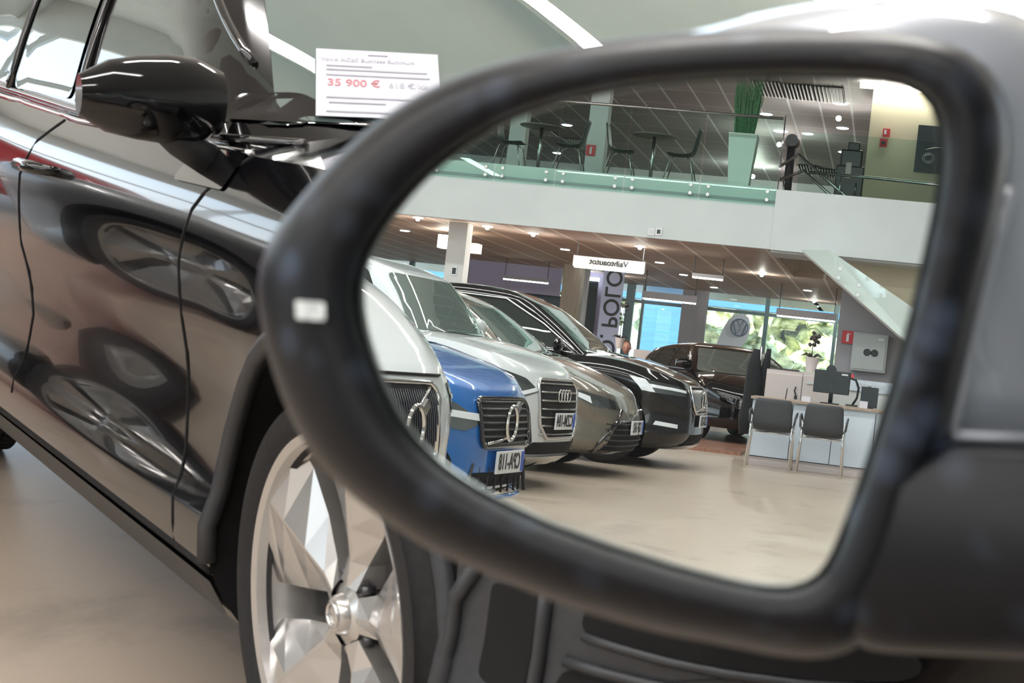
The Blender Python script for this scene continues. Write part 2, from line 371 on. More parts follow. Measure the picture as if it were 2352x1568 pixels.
def body_levels(S):
    xf, xr, W = S['fo'], -(S['wb'] + S['ro']), S['W'] / 2
    L = []; NT = 22; deck = S['deck']; bot = S.get('bottom', .2)
    crown = S.get('crown', .05)
    for i in range(NT + 1):
        t = i / NT
        fx = xf - sinterp(S['front'], t); rx = xr + sinterp(S['rear'], t); w_ = W - sinterp(S['side'], t)
        ring = []
        for x, y in outline(fx, rx, w_, S.get('cf', .75), .6, S.get('nf', 3.0), 3.4):
            z = bot + t * (sinterp(deck, x) - bot)
            fl = S.get('flare', .02) * (math.exp(-(x / .45)**4) + math.exp(-((x + S['wb']) / .45)**4)) * max(0, 1 - abs(t - .5) / .45)
            ring.append((x, y + math.copysign(fl, y), z))
        L.append(ring)
    top = L[-1]; xc = (xf + xr) / 2
    for j in range(1, 15):
        s_ = 1 - (j / 15) ** 1.15
        ring = []
        for x, y, z in top:
            X_ = xc + (x - xc) * (1 - (1 - s_) * .55) if False else x - (x - xc) * (1 - s_) * .9; Y_ = y * s_
            q = 1 - s_
            ring.append((X_, Y_, sinterp(deck, X_) + crown * math.sin(min(1, q * 1.6) * math.pi / 2)))
        L.append(ring)
    return L
def house_levels(S):
    G = S['house']; L = []; NT = 14; deck = S['deck']
    for i in range(NT + 1):
        t = i / NT
        b = outline(G['bf'], G['br'], G['bw'], .26, .25, G.get('n', 3.0), 3.2); r = outline(G['rf'], G['rr'], G['rw'], .26, .25, G.get('n', 3.0), 3.2)
        ring = []
        for (x0, y0_), (x1, y1_) in zip(b, r):
            tt = t + .06 * math.sin(math.pi * t)        # slight outward bow
            x = x0 + (x1 - x0) * t; y = y0_ + (y1_ - y0_) * (t**1.35)
            z0 = sinterp(deck, x0) - .03; z1 = sinterp(G['roof'], x1) - .05
            ring.append((x, y, z0 + (z1 - z0) * (t + .05 * math.sin(math.pi * t))))
        L.append(ring)
    top = L[-1]; xc = (G['rf'] + G['rr']) / 2
    for j in range(1, 10):
        s_ = 1 - j / 10; q = 1 - s_
        L.append([(x - (x - xc) * q * .9, y * s_, sinterp(G['roof'], x - (x - xc) * q * .9) - .05 + .07 * math.sin(min(1, q * 1.8) * math.pi / 2)) for x, y, z in top])
    return L
def decal(bvh, poly, U, V, dr, name, m, parent, off=.004, step=.05, org=(0, 0, 0), thick=0.0):
    """a patch bent onto the car: POLY in the plane of U and V, thrown along DR"""
    U, V, dr, org = Vector(U), Vector(V), Vector(dr).normalized(), Vector(org)
    pts = [Vector(p) for p in poly]; n = len(pts)
    edge = []
    for i in range(n):
        a, b = pts[i], pts[(i + 1) % n]; k = max(1, int((b - a).length / step))
        edge += [a.lerp(b, j / k) for j in range(k)]
    ne = len(edge)
    xs = [p.x for p in pts]; ys = [p.y for p in pts]
    inner = []
    x = min(xs) + step / 2
    while x < max(xs):
        y = min(ys) + step / 2
        while y < max(ys):
            c = False
            for i in range(n):
                a, b = pts[i], pts[i - 1]
                if (a.y > y) != (b.y > y) and x < (b.x - a.x) * (y - a.y) / (b.y - a.y) + a.x: c = not c
            if c and min((Vector((x, y)) - e_).length for e_ in edge) > step * .4: inner.append(Vector((x, y)))
            y += step
        x += step
    vs2, _, fs, _, _, _ = delaunay_2d_cdt([Vector((p.x, p.y)) for p in edge + inner], [(i, (i + 1) % ne) for i in range(ne)], [], 1, 1e-6)
    vs = []; ok = []
    for p in vs2:
        o = org + U * p.x + V * p.y - dr * 6
        h, nrm, _, _ = bvh.ray_cast(o, dr)
        if h is None: vs.append((0, 0, 0)); ok.append(False)
        else:
            if nrm.dot(dr) > 0: nrm = -nrm
            vs.append(h + nrm * off); ok.append(True)
    fs = [tuple(f) for f in fs if all(ok[i] for i in f)]
    used = sorted({i for f in fs for i in f}); mp = {i: k for k, i in enumerate(used)}
    if not fs: return None
    me = bpy.data.meshes.new(name); me.from_pydata([tuple(vs[i]) for i in used], [], [tuple(mp[i] for i in f) for f in fs]); me.update()
    bm = bmesh.new(); bm.from_mesh(me)
    bmesh.ops.recalc_face_normals(bm, faces=bm.faces)
    av = Vector((0, 0, 0))
    for f in bm.faces: av += f.normal * f.calc_area()
    if av.dot(dr) > 0: bmesh.ops.reverse_faces(bm, faces=bm.faces)
    bm.to_mesh(me); bm.free()
    o = link(name, me, m, parent, True)
    if thick:
        md = o.modifiers.new('solid', 'SOLIDIFY'); md.thickness = thick; md.offset = 1
    return o
def strip(bvh, pts, U, V, dr, name, m, parent, r=.006, off=0.0, step=.04, flat=None):
    """a bead along the body; FLAT gives a flattened band height"""
    U, V, dr = Vector(U), Vector(V), Vector(dr).normalized(); P = []
    pts = [Vector(p) for p in pts]
    dens = []
    for a, b in zip(pts, pts[1:]):
        k = max(1, int((b - a).length / step)); dens += [a.lerp(b, j / k) for j in range(k)]
    dens.append(pts[-1])
    for p in dens:
        h, nrm, _, _ = bvh.ray_cast(U * p.x + V * p.y - dr * 6, dr)
        if h is not None:
            if nrm.dot(dr) > 0: nrm = -nrm
            P.append(h + nrm * off)
    if len(P) < 2: return None
    return tubo(name, P, r, m, parent, 6)
EX, EY, EZ = (1, 0, 0), (0, 1, 0), (0, 0, 1)
def wheel(parent, c, side, r, w_, rim_r, style, detail=1, steer=0.0, rim_m='alloy'):
    """c = outer centre, side = +1 left / -1 right"""
    t = bpy.data.objects.new('wheel', None); COL.objects.link(t); t.parent = parent; t.location = c
    t.rotation_euler = (0, 0, (0 if side > 0 else math.pi) + steer)
    N = 96 if detail > 1 else 40
    bm = bmesh.new()                                     # +Y is outwards
    prof = [(rim_r * .93, -.02), (rim_r, -.004), (rim_r + .006, .0), (rim_r + (r - rim_r) * .25, .012), (rim_r + (r - rim_r) * .6, .012), (r - .028, -.002), (r - .010, -.014), (r, -.034),
            (r, -w_ + .034), (r - .01, -w_ + .014), (r - .03, -w_), (rim_r + .01, -w_), (rim_r * .93, -w_ + .02)]
    lathe(bm, prof, N)
    bm_obj('tyre', bm, 'rubber', t, True, 50)
    if detail > 1:                                       # tread blocks
        bm = bmesh.new(); nb = 64
        for k in range(nb):
            a0 = 2 * math.pi * k / nb
            for (ya, yb, sk, wd) in ((-.012, -.052, .0, .78), (-.058, -.105, .35, .84), (-.111, -.150, -.35, .84), (-.156, -.20, .0, .84)):
                a1 = a0 + 2 * math.pi / nb * wd; da = sk * 2 * math.pi / nb
                ri, ro = r - .012, (r + .006 if ya < -.02 else r + .003)
                rs = ri if ya > -.02 else ro
                V_ = [bm.verts.new((q * math.cos(a), y, q * math.sin(a))) for q, a, y in (
                    (ri, a0, ya), (ri, a1, ya), (ri, a1 + da, yb), (ri, a0 + da, yb), (rs, a0, ya), (rs, a1, ya), (ro, a1 + da, yb), (ro, a0 + da, yb))]
                for f in ((3, 2, 1, 0), (4, 5, 6, 7), (0, 1, 5, 4), (1, 2, 6, 5), (2, 3, 7, 6), (3, 0, 4, 7)): bm.faces.new([V_[i] for i in f])
        bm_obj('tread', bm, 'rubber', t)
    bm = bmesh.new()
    lathe(bm, [(rim_r * .90, -w_ * .8), (rim_r * .90, -.06), (rim_r * .955, -.02), (rim_r * .965, .002), (rim_r + .004, .006), (rim_r + .005, -.004)], N)
    bm_obj('rim', bm, rim_m, t, True, 40)
    bm = bmesh.new(); lathe(bm, [(0, -.11), (.10, -.11), (rim_r * .62, -.10), (rim_r * .62, -.12), (rim_r * .9, -.13)], N); bm_obj('brake_disc', bm, 'alloy_dark', t, True, 40)
    ns = 5; bm = bmesh.new()
    for k in range(ns):
        a = 2 * math.pi * k / ns + math.radians(style.get('phase', 90)); ca, sa = math.cos(a), math.sin(a)
        def P(rad, lat, y): return bm.verts.new((ca * rad - sa * lat, y, sa * rad + ca * lat))
        Rr = rim_r * .965
        wh, wr_ = style.get('hub_w', .038), style.get('rim_w', .085)
        secs = []
        for rad, hw, yr, ye in ((.045, wh * .8, -.030, -.036), (.085, wh, -.032, -.048), (Rr * .55, (wh + wr_) * .42, -.020, -.046), (Rr * .8, wr_ * .82, -.008, -.036), (Rr, wr_, -.002, -.018)):
            tw = style.get('twist', .25) * hw
            secs.append([P(rad, -hw, ye - .05), P(rad, -hw, ye), P(rad, tw, yr), P(rad, tw + .005, yr), P(rad, hw, ye), P(rad, hw, ye - .05)])
        for A, B in zip(secs, secs[1:]):
            for i in range(5): bm.faces.new((A[i], A[i + 1], B[i + 1], B[i]))
    bm_obj('spokes', bm, rim_m, t)
    bm = bmesh.new(); lathe(bm, [(.0, -.016), (.024, -.016), (.028, -.020), (.031, -.03), (.046, -.038), (.048, -.07)], 32); bm_obj('hub_cap', bm, 'alloy' if detail > 1 else rim_m, t, True, 35)
    if detail > 1:
        for k in range(5):
            a = 2 * math.pi * (k + .5) / 5 + math.radians(style.get('phase', 90))
            tubo('wheel_bolt', [(.060 * math.cos(a), -.06, .060 * math.sin(a)), (.060 * math.cos(a), -.040, .060 * math.sin(a))], .008, 'alloy_dark', t, 6)
        bm = bmesh.new(); tube(bm, [(.017 * math.cos(2 * math.pi * i / 24), -.014, .017 * math.sin(2 * math.pi * i / 24)) for i in range(24)], .003, 6, True)
        bm_obj('emblem_ring', bm, 'chrome', t, True)
    return t
def door_mirror(parent, x, y, z, side, paint, big=1.0):
    bm = bmesh.new()
    P = [(-.02, 0, 0), (.03, .06, .02), (.05, .14, .03), (.03, .22, .02), (-.01, .25, .0)]
    n = 14; rings = []
    for i, s_ in enumerate((.72, .98, 1.0, .93, .80, .45)):
        yy = -.02 + .24 * i / 5
        rings.append([bm.verts.new((.045 + (.055 * s_) * math.cos(2 * math.pi * k / n) * (1.0 if math.cos(2 * math.pi * k / n) > 0 else .6), side * yy * big, .0 + .075 * s_ * math.sin(2 * math.pi * k / n))) for k in range(n)])
    for A, B in zip(rings, rings[1:]):
        for k in range(n): bm.faces.new((A[k], A[(k + 1) % n], B[(k + 1) % n], B[k]))
    bm.faces.new(rings[0]); bm.faces.new(rings[-1])
    for v in bm.verts: v.co = Vector((v.co.x * big + x, v.co.y + y, v.co.z * big + z + .06))
    o = bm_obj('side_mirror', bm, paint, parent, True, 60)
    tubo('mirror_arm', [(x + .04, y - side * .03, z - .05), (x + .045, y + side * .05, z - .01), (x + .04, y + side * .10, z + .03)], [.03, .024, .02], 'plastic', o)
    return o
def make_car(name, S, label, cat='car', loc=(0, 0, 0), rz=0):
    root = empty(name, (0, 0, 0), 0, label, cat)
    paint = S['paint']
    vs, fs = loft(body_levels(S)); vs2, fs2 = loft(house_levels(S))
    r_ar = S['r_arch']
    body = pyd('body', vs, fs, [paint, 'void'], root)
    # cut the arches
    cuts = []
    for xa in (0, -S['wb']):
        for sd in (1, -1):
            bm = bmesh.new(); lathe(bm, [(0.0001, -.2), (r_ar, -.2), (r_ar, .35), (.0001, .35)], 56)
            bmesh.ops.remove_doubles(bm, verts=bm.verts, dist=.0005)
            for v in bm.verts: v.co = Vector((v.co.x + xa, sd * (S['W'] / 2 - .14 + v.co.y), v.co.z + S['r'] + .01))
            bmesh.ops.recalc_face_normals(bm, faces=bm.faces)
            me = bpy.data.meshes.new('c'); bm.to_mesh(me); bm.free(); c = bpy.data.objects.new('c', me); COL.objects.link(c); me.materials.append(K['void']); cuts.append(c)
            md = body.modifiers.new('b', 'BOOLEAN'); md.operation = 'DIFFERENCE'; md.object = c; md.solver = 'EXACT'; md.material_mode = 'TRANSFER'
    bpy.context.view_layer.update()
    me = bpy.data.meshes.new_from_object(body.evaluated_get(bpy.context.evaluated_depsgraph_get()))
    body.modifiers.clear(); body.data = me
    for c in cuts: bpy.data.objects.remove(c)
    for p in me.polygons: p.use_smooth = True
    me.set_sharp_from_angle(angle=math.radians(38))
    house = pyd('cabin', vs2, fs2, [S.get('cabin_paint', paint)], root)
    bvh = BVHTree.FromPolygons([Vector(v) for v in vs + vs2], list(fs) + [tuple(i + len(vs) for i in f) for f in fs2])
    S['bvh'] = bvh
    def dfront(poly, nm, m, par=root, **k): return decal(bvh, poly, EY, EZ, (-1, 0, 0), nm, m, par, **k)
    def dside(poly, nm, m, sd=1, par=root, **k): return decal(bvh, poly, EX, EZ, (0, -sd, 0), nm, m, par, **k)
    sides = S.get('sides', (1,))
    G = S['house']
    # windscreen
    zb = sinterp(S['deck'], G['bf']); zt = sinterp(G['roof'], G['rf'])
    ws = S.get('ws', [(-G['bw'] * .90, zb + .03), (G['bw'] * .90, zb + .03), (G['rw'] * .90, zt - .075), (-G['rw'] * .90, zt - .075)])
    dfront(rounded(ws, .05), 'windscreen', 'wind_glass', step=.07)
    for sd in sides:
        for poly in S['windows']: dside(rounded(poly, .035), 'side_window', 'car_glass', sd, step=.07)
        for pl, rr in S.get('seams', ()): strip(bvh, pl, EX, EZ, (0, -sd, 0), 'door_seam', 'void', root, r=rr, off=-.001)
        for pl, rr, mm in S.get('trims', ()): strip(bvh, pl, EX, EZ, (0, -sd, 0), 'trim_and_highlight', mm, root, r=rr, off=.002)
        for x, z in S.get('handles', ()):
            h, nrm, _, _ = bvh.ray_cast(Vector((x, sd * 6, z)), Vector((0, -sd, 0)))
            if h: tubo('door_handle', [h + Vector((-.10, sd * -.005, 0)), h + Vector((-.08, sd * .035, .004)), h + Vector((.06, sd * .038, .006)), h + Vector((.10, sd * -.005, 0))], [.011, .014, .014, .010], S.get('handle_m', paint), root)
        if S.get('clad'): 
            for poly in S['clad']: dside(poly, 'lower_cladding', 'cladding', sd, off=.006, step=.06)
        if S.get('arch_clad', True):
            for xa in (0, -S['wb']):
                bm = bmesh.new()
                pts = []
                for i in range(25):
                    a = math.radians(-14 + 208 * i / 24); x, z = xa + (r_ar + .005) * math.cos(a), S['r'] + .01 + (r_ar + .005) * math.sin(a)
                    h, nrm, _, _ = bvh.ray_cast(Vector((x, sd * 6, z)), Vector((0, -sd, 0)))
                    if h and z > S.get('bottom', .2) + .08: pts.append(h + Vector((0, sd * .002, 0)))
                if len(pts) > 3: tube(bm, pts, (.018 if S.get('clad') else .008), 6)
                bm_obj('wheel_arch_trim', bm, 'cladding' if S.get('clad') else paint, root, True)
        for xa, st in ((0, S.get('steer', 0)), (-S['wb'], 0)):
            wheel(root, (xa, sd * (S['W'] / 2 - .025), S['r']), sd, S.get('tyre_r', S['r']), .225, S['rim_r'], S.get('wheel_style', {}), S.get('detail', 1), st, S.get('rim_m', 'alloy'))
        if S.get('mirror_pos'): 
            x, z = S['mirror_pos']; h, _, _, _ = bvh.ray_cast(Vector((x, sd * 6, z - .05)), Vector((0, -sd, 0)))
            door_mirror(root, x, h.y, z, sd, S.get('mirror_paint', paint))
    if S.get('front_detail'): S['front_detail'](root, bvh, dfront, S)
    root.location = loc; root.rotation_euler = (0, 0, rz)
    return root
def front_x(bvh, y, z):
    h, _, _, _ = bvh.ray_cast(Vector((6, y, z)), Vector((-1, 0, 0))); return h
def number_plate(root, bvh, z, s, tilt=0):
    h = front_x(bvh, 0, z); x = h.x + .03
    bm = bmesh.new(); box(bm, Vector((x, 0, z)), (.014, .46, .125), bev=.004); p = bm_obj('number_plate', bm, 'plate', root)
    bm = bmesh.new(); box(bm, Vector((x + .008, -.205, z)), (.003, .045, .113)); bm_obj('country_band', bm, 'plate_blue', p)
    text('plate_number', s, .125, 'ink', p, facing((x + .009, .025, z), (0, 1, 0)), sx_=.80, ext=.001)
    return p
def grille_bars(root, bvh, ys, zs, vertical, m, r=.006, inset=0.0):
    bm = bmesh.new()
    if vertical:
        for y in ys:
            pts = []
            for z in zs:
                h = front_x(bvh, y, z)
                if h: pts.append(h + Vector((.010, 0, 0)))
            if len(pts) > 1: tube(bm, pts, r, 5)
    else:
        for z in zs:
            pts = []
            for y in ys:
                h = front_x(bvh, y, z)
                if h: pts.append(h + Vector((.010, 0, 0)))
            if len(pts) > 1: tube(bm, pts, r, 5)
    return bm_obj('grille_bars', bm, m, root, True)
def iron_mark(g, bvh, zc, ry, rz_, yl, zt, zb, m='chrome', tr=.012):
    """round emblem with an arrow and a diagonal bar across the grille"""
    h = front_x(bvh, 0, zc); x = h.x + .03
    bm = bmesh.new(); tube(bm, [(x, ry * math.cos(2 * math.pi * i / 28), zc + rz_ * math.sin(2 * math.pi * i / 28)) for i in range(28)], tr, 6, True)
    box(bm, Vector((x, -ry * 1.05, zc + rz_ * .95)), (.015, .05, .05), Matrix.Rotation(.8, 3, 'X'))
    bm_obj('emblem', bm, m, g, True, 40)
    for s_ in (1, -1):
        bm = bmesh.new()
        y0_, z0_ = -s_ * ry * .9, zc + s_ * rz_ * .9; y1_, z1_ = -s_ * yl, (zt if s_ > 0 else zb)
        pts = []
        for i in range(5):
            y, z = y0_ + (y1_ - y0_) * i / 4, z0_ + (z1_ - z0_) * i / 4; q = front_x(bvh, y, z)
            if q: pts.append(q + Vector((.02, 0, 0)))
        if len(pts) > 1: tube(bm, pts, .009, 5)
        bm_obj('diagonal_bar', bm, m, g, True)
# ------------------------------------------------------------------ the setting
def struct(name, bm, m, smooth=False): return tag(bm_obj(name, bm, m, None, smooth), kind='structure')
bm = bmesh.new(); box(bm, Vector((8, 20, -.1)), (60, 80, .2)); struct('floor', bm, 'floor')
bm = bmesh.new(); box(bm, Vector((6, 35.5, 6.65)), (40, 23, .3)); struct('ceiling', bm, 'ceil_up')
bm = bmesh.new(); box(bm, Vector((6, 3, 6.65)), (40, 42, .3)); struct('ceiling_front', bm, 'wallw')
BX = 1.88                                                       # the balcony front turns at this X
bm = bmesh.new(); box(bm, Vector((12, 32, 2.97)), (2 * (12 - BX), 16, .1)); struct('ceiling_under_balcony', bm, 'ceil_low')
bm = bmesh.new(); box(bm, Vector((-1.6, 35.2, 2.97)), (2 * (BX + 1.6) , 9.6, .1)); struct('ceiling_by_stairs', bm, 'ceil_low')
bm = bmesh.new(); box(bm, Vector((12, 35.4, 3.41)), (2 * (12 - BX), 22.7, .78)); box(bm, Vector((-6, 39.4, 3.41)), (16, 14.8, .78)); struct('floor_upper', bm, 'floor')
bm = bmesh.new(); box(bm, Vector((12, 23.93, 3.22)), (2 * (12 - BX), .14, .66), bev=.0); struct('trim_1', bm, 'fascia')
bm = bmesh.new(); box(bm, Vector((12, 23.95, 3.58)), (2 * (12 - BX), .10, .05)); struct('trim_2', bm, 'grey_wall')
# boxed stair landing right of the balcony
bm = bmesh.new(); box(bm, Vector((BX - 1.9, 23.88, 3.32)), (3.8, .18, .88)); struct('trim_3', bm, 'fascia')
bm = bmesh.new(); box(bm, Vector((12, 24.01, 3.70)), (2 * (12 - BX), .06, .19)); struct('trim_6', bm, 'wallw')
bm = bmesh.new(); box(bm, Vector((BX - 1.9, 24.4, 2.88)), (3.8, 1.0, .06)); struct('trim_4', bm, 'fascia')
bm = bmesh.new(); box(bm, Vector((BX - .06, 24.5, 3.25)), (.12, 1.2, .7)); struct('trim_5', bm, 'fascia')
# walls
bm = bmesh.new(); box(bm, Vector((-12, 16, 3.3)), (.3, 74, 6.8)); struct('wall_right', bm, 'wallw')
WY = 40.0
wl = at(1925, 760, Y=WY)                                        # the grey wall starts here
bm = bmesh.new(); box(bm, Vector(((wl.x - 12) / 2, WY - .1, 1.47)), (wl.x + 12, .3, 2.95)); struct('wall_back', bm, 'grey_wall')
bm = bmesh.new(); box(bm, Vector((8, 46.9, 5.0)), (44, .3, 3.4)); struct('wall_upper', bm, 'wallw')
bm = bmesh.new(); box(bm, Vector((26.1, 10, .5)), (.3, 86, 1.0)); box(bm, Vector((26.1, 10, 6.0)), (.3, 86, 1.4)); struct('wall_left', bm, 'wallw')
bm = bmesh.new(); box(bm, Vector((26.1, 10, 3.6)), (.2, 86, .18))
for k in range(24): box(bm, Vector((26.1, -32 + 3.6 * k, 3)), (.18, .16, 6))
struct('window_1', bm, 'wallw')
# glazed front behind the parked cars: low wall, frames, glass
FY = -15.0
bm = bmesh.new(); box(bm, Vector((7, FY, .2)), (40, .2, .4)); box(bm, Vector((7, FY, 6.1)), (40, .25, 1.0)); struct('wall_front', bm, 'wallw')
bm = bmesh.new()
for k in range(14): box(bm, Vector((-12 + 3 * k, FY, 3)), (.14, .16, 6))
box(bm, Vector((7, FY, 2.9)), (40, .12, .12)); struct('window_2', bm, 'steel')
# window wall at the back: frames
bm = bmesh.new()
def vbar(px, w_=.12, z0=0, z1=2.95, py=760): p = at(px, py, Y=WY); box(bm, Vector((p.x, WY, (z0 + z1) / 2)), (w_, .14, z1 - z0))
for px, w_ in ((1757, .10), (1918, .08), (1604, .2), (1440, .20), (1470, .06), (1262, .2), (1018, .1), (930, .12)): vbar(px, w_)
x0 = at(1925, 760, Y=WY).x
box(bm, Vector((x0 + 9, WY, at(1757, 722, Y=WY).z)), (18, .12, .08)); box(bm, Vector((x0 + 9, WY, .35)), (18, .14, .7))
struct('window_3', bm, mat('window_frame', (.10, .17, .19), .4))
bm = bmesh.new(); box(bm, Vector((x0 + 9, WY + .03, 1.8)), (18, .02, 2.3)); struct('window_4', bm, 'wglass')
bm = bmesh.new(); p = at(1600, 760, Y=WY); box(bm, Vector((p.x - .12, WY - .25, 1.47)), (.20, .3, 2.94)); box(bm, Vector((p.x + .20, WY - .12, 1.47)), (.42, .1, 2.94)); struct('wall_pier', bm, 'grey_wall')
# outdoors
bm = bmesh.new(); box(bm, Vector((0, 80, -.35)), (200, 78, .1)); struct('ground_outside', bm, 'asphalt')
bm = bmesh.new(); box(bm, Vector((0, -60, -.35)), (200, 88, .1)); box(bm, Vector((85, 10, -.35)), (110, 60, .1)); struct('ground_outside_front', bm, 'asphalt')
# ------------------------------------------------------------------ own mirror
def polar(poly, c, n=128):
    """resample an outline by angle about c"""
    P = [complex(x - c[0], y - c[1]) for x, y in poly]; out_ = []
    for k in range(n):
        a = -math.pi + 2 * math.pi * (k + .5) / n; u_ = complex(math.cos(a), math.sin(a)); best = None
        for i in range(len(P)):
            p, q = P[i - 1], P[i]; d_ = q - p; den = u_.real * d_.imag - u_.imag * d_.real
            if abs(den) < 1e-9: continue
            t = (p.real * d_.imag - p.imag * d_.real) / den; s_ = (p.real * u_.imag - p.imag * u_.real) / den
            if t > 0 and -1e-6 <= s_ <= 1 + 1e-6: best = max(best or 0, t)
        out_.append((c[0] + u_.real * best, c[1] + u_.imag * best))
    for _ in range(2): out_ = [((out_[i - 1][0] + 2 * out_[i][0] + out_[(i + 1) % n][0]) / 4, (out_[i - 1][1] + 2 * out_[i][1] + out_[(i + 1) % n][1]) / 4) for i in range(n)]
    return out_
GLASS = [(1170,270),(1300,228),(1450,198),(1650,180),(1850,176),(2020,181),(2100,193),(2142,222),(2165,290),(2163,400),(2140,520),(2100,700),(2060,850),(2010,1010),(1965,1150),(1920,1265),(1895,1320),(1858,1350),(1800,1356),(1700,1342),(1550,1303),(1400,1256),(1250,1202),(1110,1135),(1010,1072),(930,990),(870,880),(835,780),(818,690),(822,630),(850,560),(900,485),(970,405),(1060,335)]
RIM = [(590,620),(600,575),(640,510),(700,440),(770,360),(860,280),(950,220),(1050,172),(1170,135),(1300,107),(1450,85),(1600,72),(1800,62),(2000,66),(2130,80),(2230,112),(2295,175),(2325,260),(2330,340),(2300,500),(2250,700),(2190,950),(2150,1120),(2100,1300),(2050,1420),(1980,1490),(1900,1515),(1841,1518),(1700,1490),(1500,1452),(1285,1388),(1106,1314),(982,1262),(907,1214),(831,1158),(750,1090),(690,1010),(640,900),(605,780),(590,690)]
CC = (1480, 760); g2, r2 = polar(GLASS, CC), polar(RIM, CC)
own = None
def ring3(f_, off, scale=1.0, shift=(0, 0)):                     # F_ from glass outline (0) to rim outline (1)
    L = []
    for a, b in zip(g2, r2):
        x, y = a[0] + (b[0] - a[0]) * f_, a[1] + (b[1] - a[1]) * f_
        x, y = CC[0] + (x - CC[0]) * scale + shift[0], CC[1] + (y - CC[1]) * scale + shift[1]
        p = on_glass(x, y); L.append(tuple(np.array(p) + MN * off))
    return L
def rings_obj(name, rings, m, parent, capa=False, capb=False, smooth=True, origin=None):
    vs, fs = loft(rings, capa, capb); return pyd(name, vs, fs, m, parent, smooth, 55)
def prings(outs, m, name, parent, capa=False, capb=False, ang=55):
    """outs: list of (outline in px, off) -> lofted surface"""
    L = [[tuple(on_glass(x, y, off)) for x, y in o] for o, off in outs]
    return rings_obj(name, L, m, parent, capa, capb)
mix = lambda f_, a=g2, b=r2: [(p[0] + (q[0] - p[0]) * f_, p[1] + (q[1] - p[1]) * f_) for p, q in zip(a, b)]
def build_own_mirror(parent):
    Minv = parent.matrix_basis.inverted()
    def fix(o):
        o.matrix_parent_inverse = Minv; return o
    hs = fix(prings([(mix(-.01), -.004), (mix(.03), .002), (mix(.07), .0075), (mix(.16), .011), (mix(.38), .013), (mix(.62), .0115), (mix(.84), .006), (mix(.95), -.001), (mix(1.0), -.012), (mix(.97), -.018)], 'dusty', 'mirror_housing', parent))
    hs['label'] = 'matt black frame of the side mirror with dried water spots'
    sc = lambda o, k, dx=0, dy=0: [(CC[0] + (x - CC[0]) * k + dx, CC[1] + (y - CC[1]) * k + dy) for x, y in o]
    shell_px = [(640,600),(700,500),(820,350),(1000,230),(1200,150),(1450,98),(1600,70),(1712,38),(1850,10),(2050,-6),(2250,2),(2420,50),(2500,200),(2510,600),(2500,1000),(2300,1250),(2100,1350),(1980,1440),(1800,1470),(1500,1420),(1280,1360),(1000,1240),(800,1100),(700,980),(650,800)]
    sh = polar(shell_px, CC)
    s_in = [(p[0] + (q[0] - p[0]) * .97, p[1] + (q[1] - p[1]) * .97) for p, q in zip(sh, sh)]
    shell = prings([(mix(.97), -.016), (mix(.55, r2, sh), -.026), (sh, -.050), (sc(sh, .97), -.085), (sc(sh, .80), -.125), (sc(sh, .4), -.15)], 'grey_paint_skylit', 'mirror_cap', hs, False, True)
    gl = prings([(mix(.02), -.002), (mix(.0), 0.001), (mix(-.045), 0.0022), (mix(-.05), .001)], 'mirror_edge', 'glass_edge', hs)
    # the silvered glass: one flat sheet
    me = bpy.data.meshes.new('mirror_glass'); pts = [tuple(on_glass(x, y, .0012)) for x, y in mix(-.012)]
    me.from_pydata(pts, [], [tuple(range(len(pts)))]); me.update(); link('mirror_glass', me, 'mirror', hs, False)
    me2 = bpy.data.meshes.new('back_plate'); pts = [tuple(on_glass(x, y, -.005)) for x, y in mix(.03)]
    me2.from_pydata(pts, [], [tuple(range(len(pts)))]); link('back_plate', me2, 'plastic', hs, False)
    tb_ = bmesh.new(); tube(tb_, [tuple(on_glass(x, y, -.008)) for x, y in ((2318, 430), (2290, 540), (2240, 760), (2186, 985), (2196, 1002), (2260, 1006), (2420, 1014))], .0022, 6); fix(bm_obj('cap_edge', tb_, 'grey_paint_skylit', hs, True)).matrix_parent_inverse = Matrix()
    # blind spot lamp
    L = []
    for off, k in ((.0115, 1.0), (.0165, .96), (.0165, .0)):
        q = rounded([(676, 688), (748, 694), (749, 738), (678, 733)], 8, 3); cx, cy = 712, 713
        L.append([tuple(on_glass(cx + (x - cx) * k, cy + (y - cy) * k, off)) for x, y in q])
    rings_obj('indicator_lens', L, 'lens', hs)
    # foot
    ft = polar([(1960, 1130), (2172, 1003), (2400, 1012), (3300, 1120), (3300, 1600), (2352, 1512), (2051, 1500), (1950, 1490), (1900, 1350)], (2250, 1260), 64)
    fo = [(2250 + (x - 2250) * .96, 1260 + (y - 1260) * .95) for x, y in ft]
    fo2 = [(2250 + (x - 2250) * .85, 1260 + (y - 1260) * .80) for x, y in ft]
    fix(prings([(fo2, .012), (fo, .007), (ft, -.006), (ft, -.045), (fo, -.06)], 'dusty', 'mirror_foot', parent, True, True))
    for o in (shell, gl): o.matrix_parent_inverse = Matrix()
K['mirror_edge'] = mat('mirror_edge_grey', (.36, .40, .40), .22, .6)
K['lens'] = mat('pale_lens', (.75, .82, .86), .25, 0, 1, var=.25, scale=300)

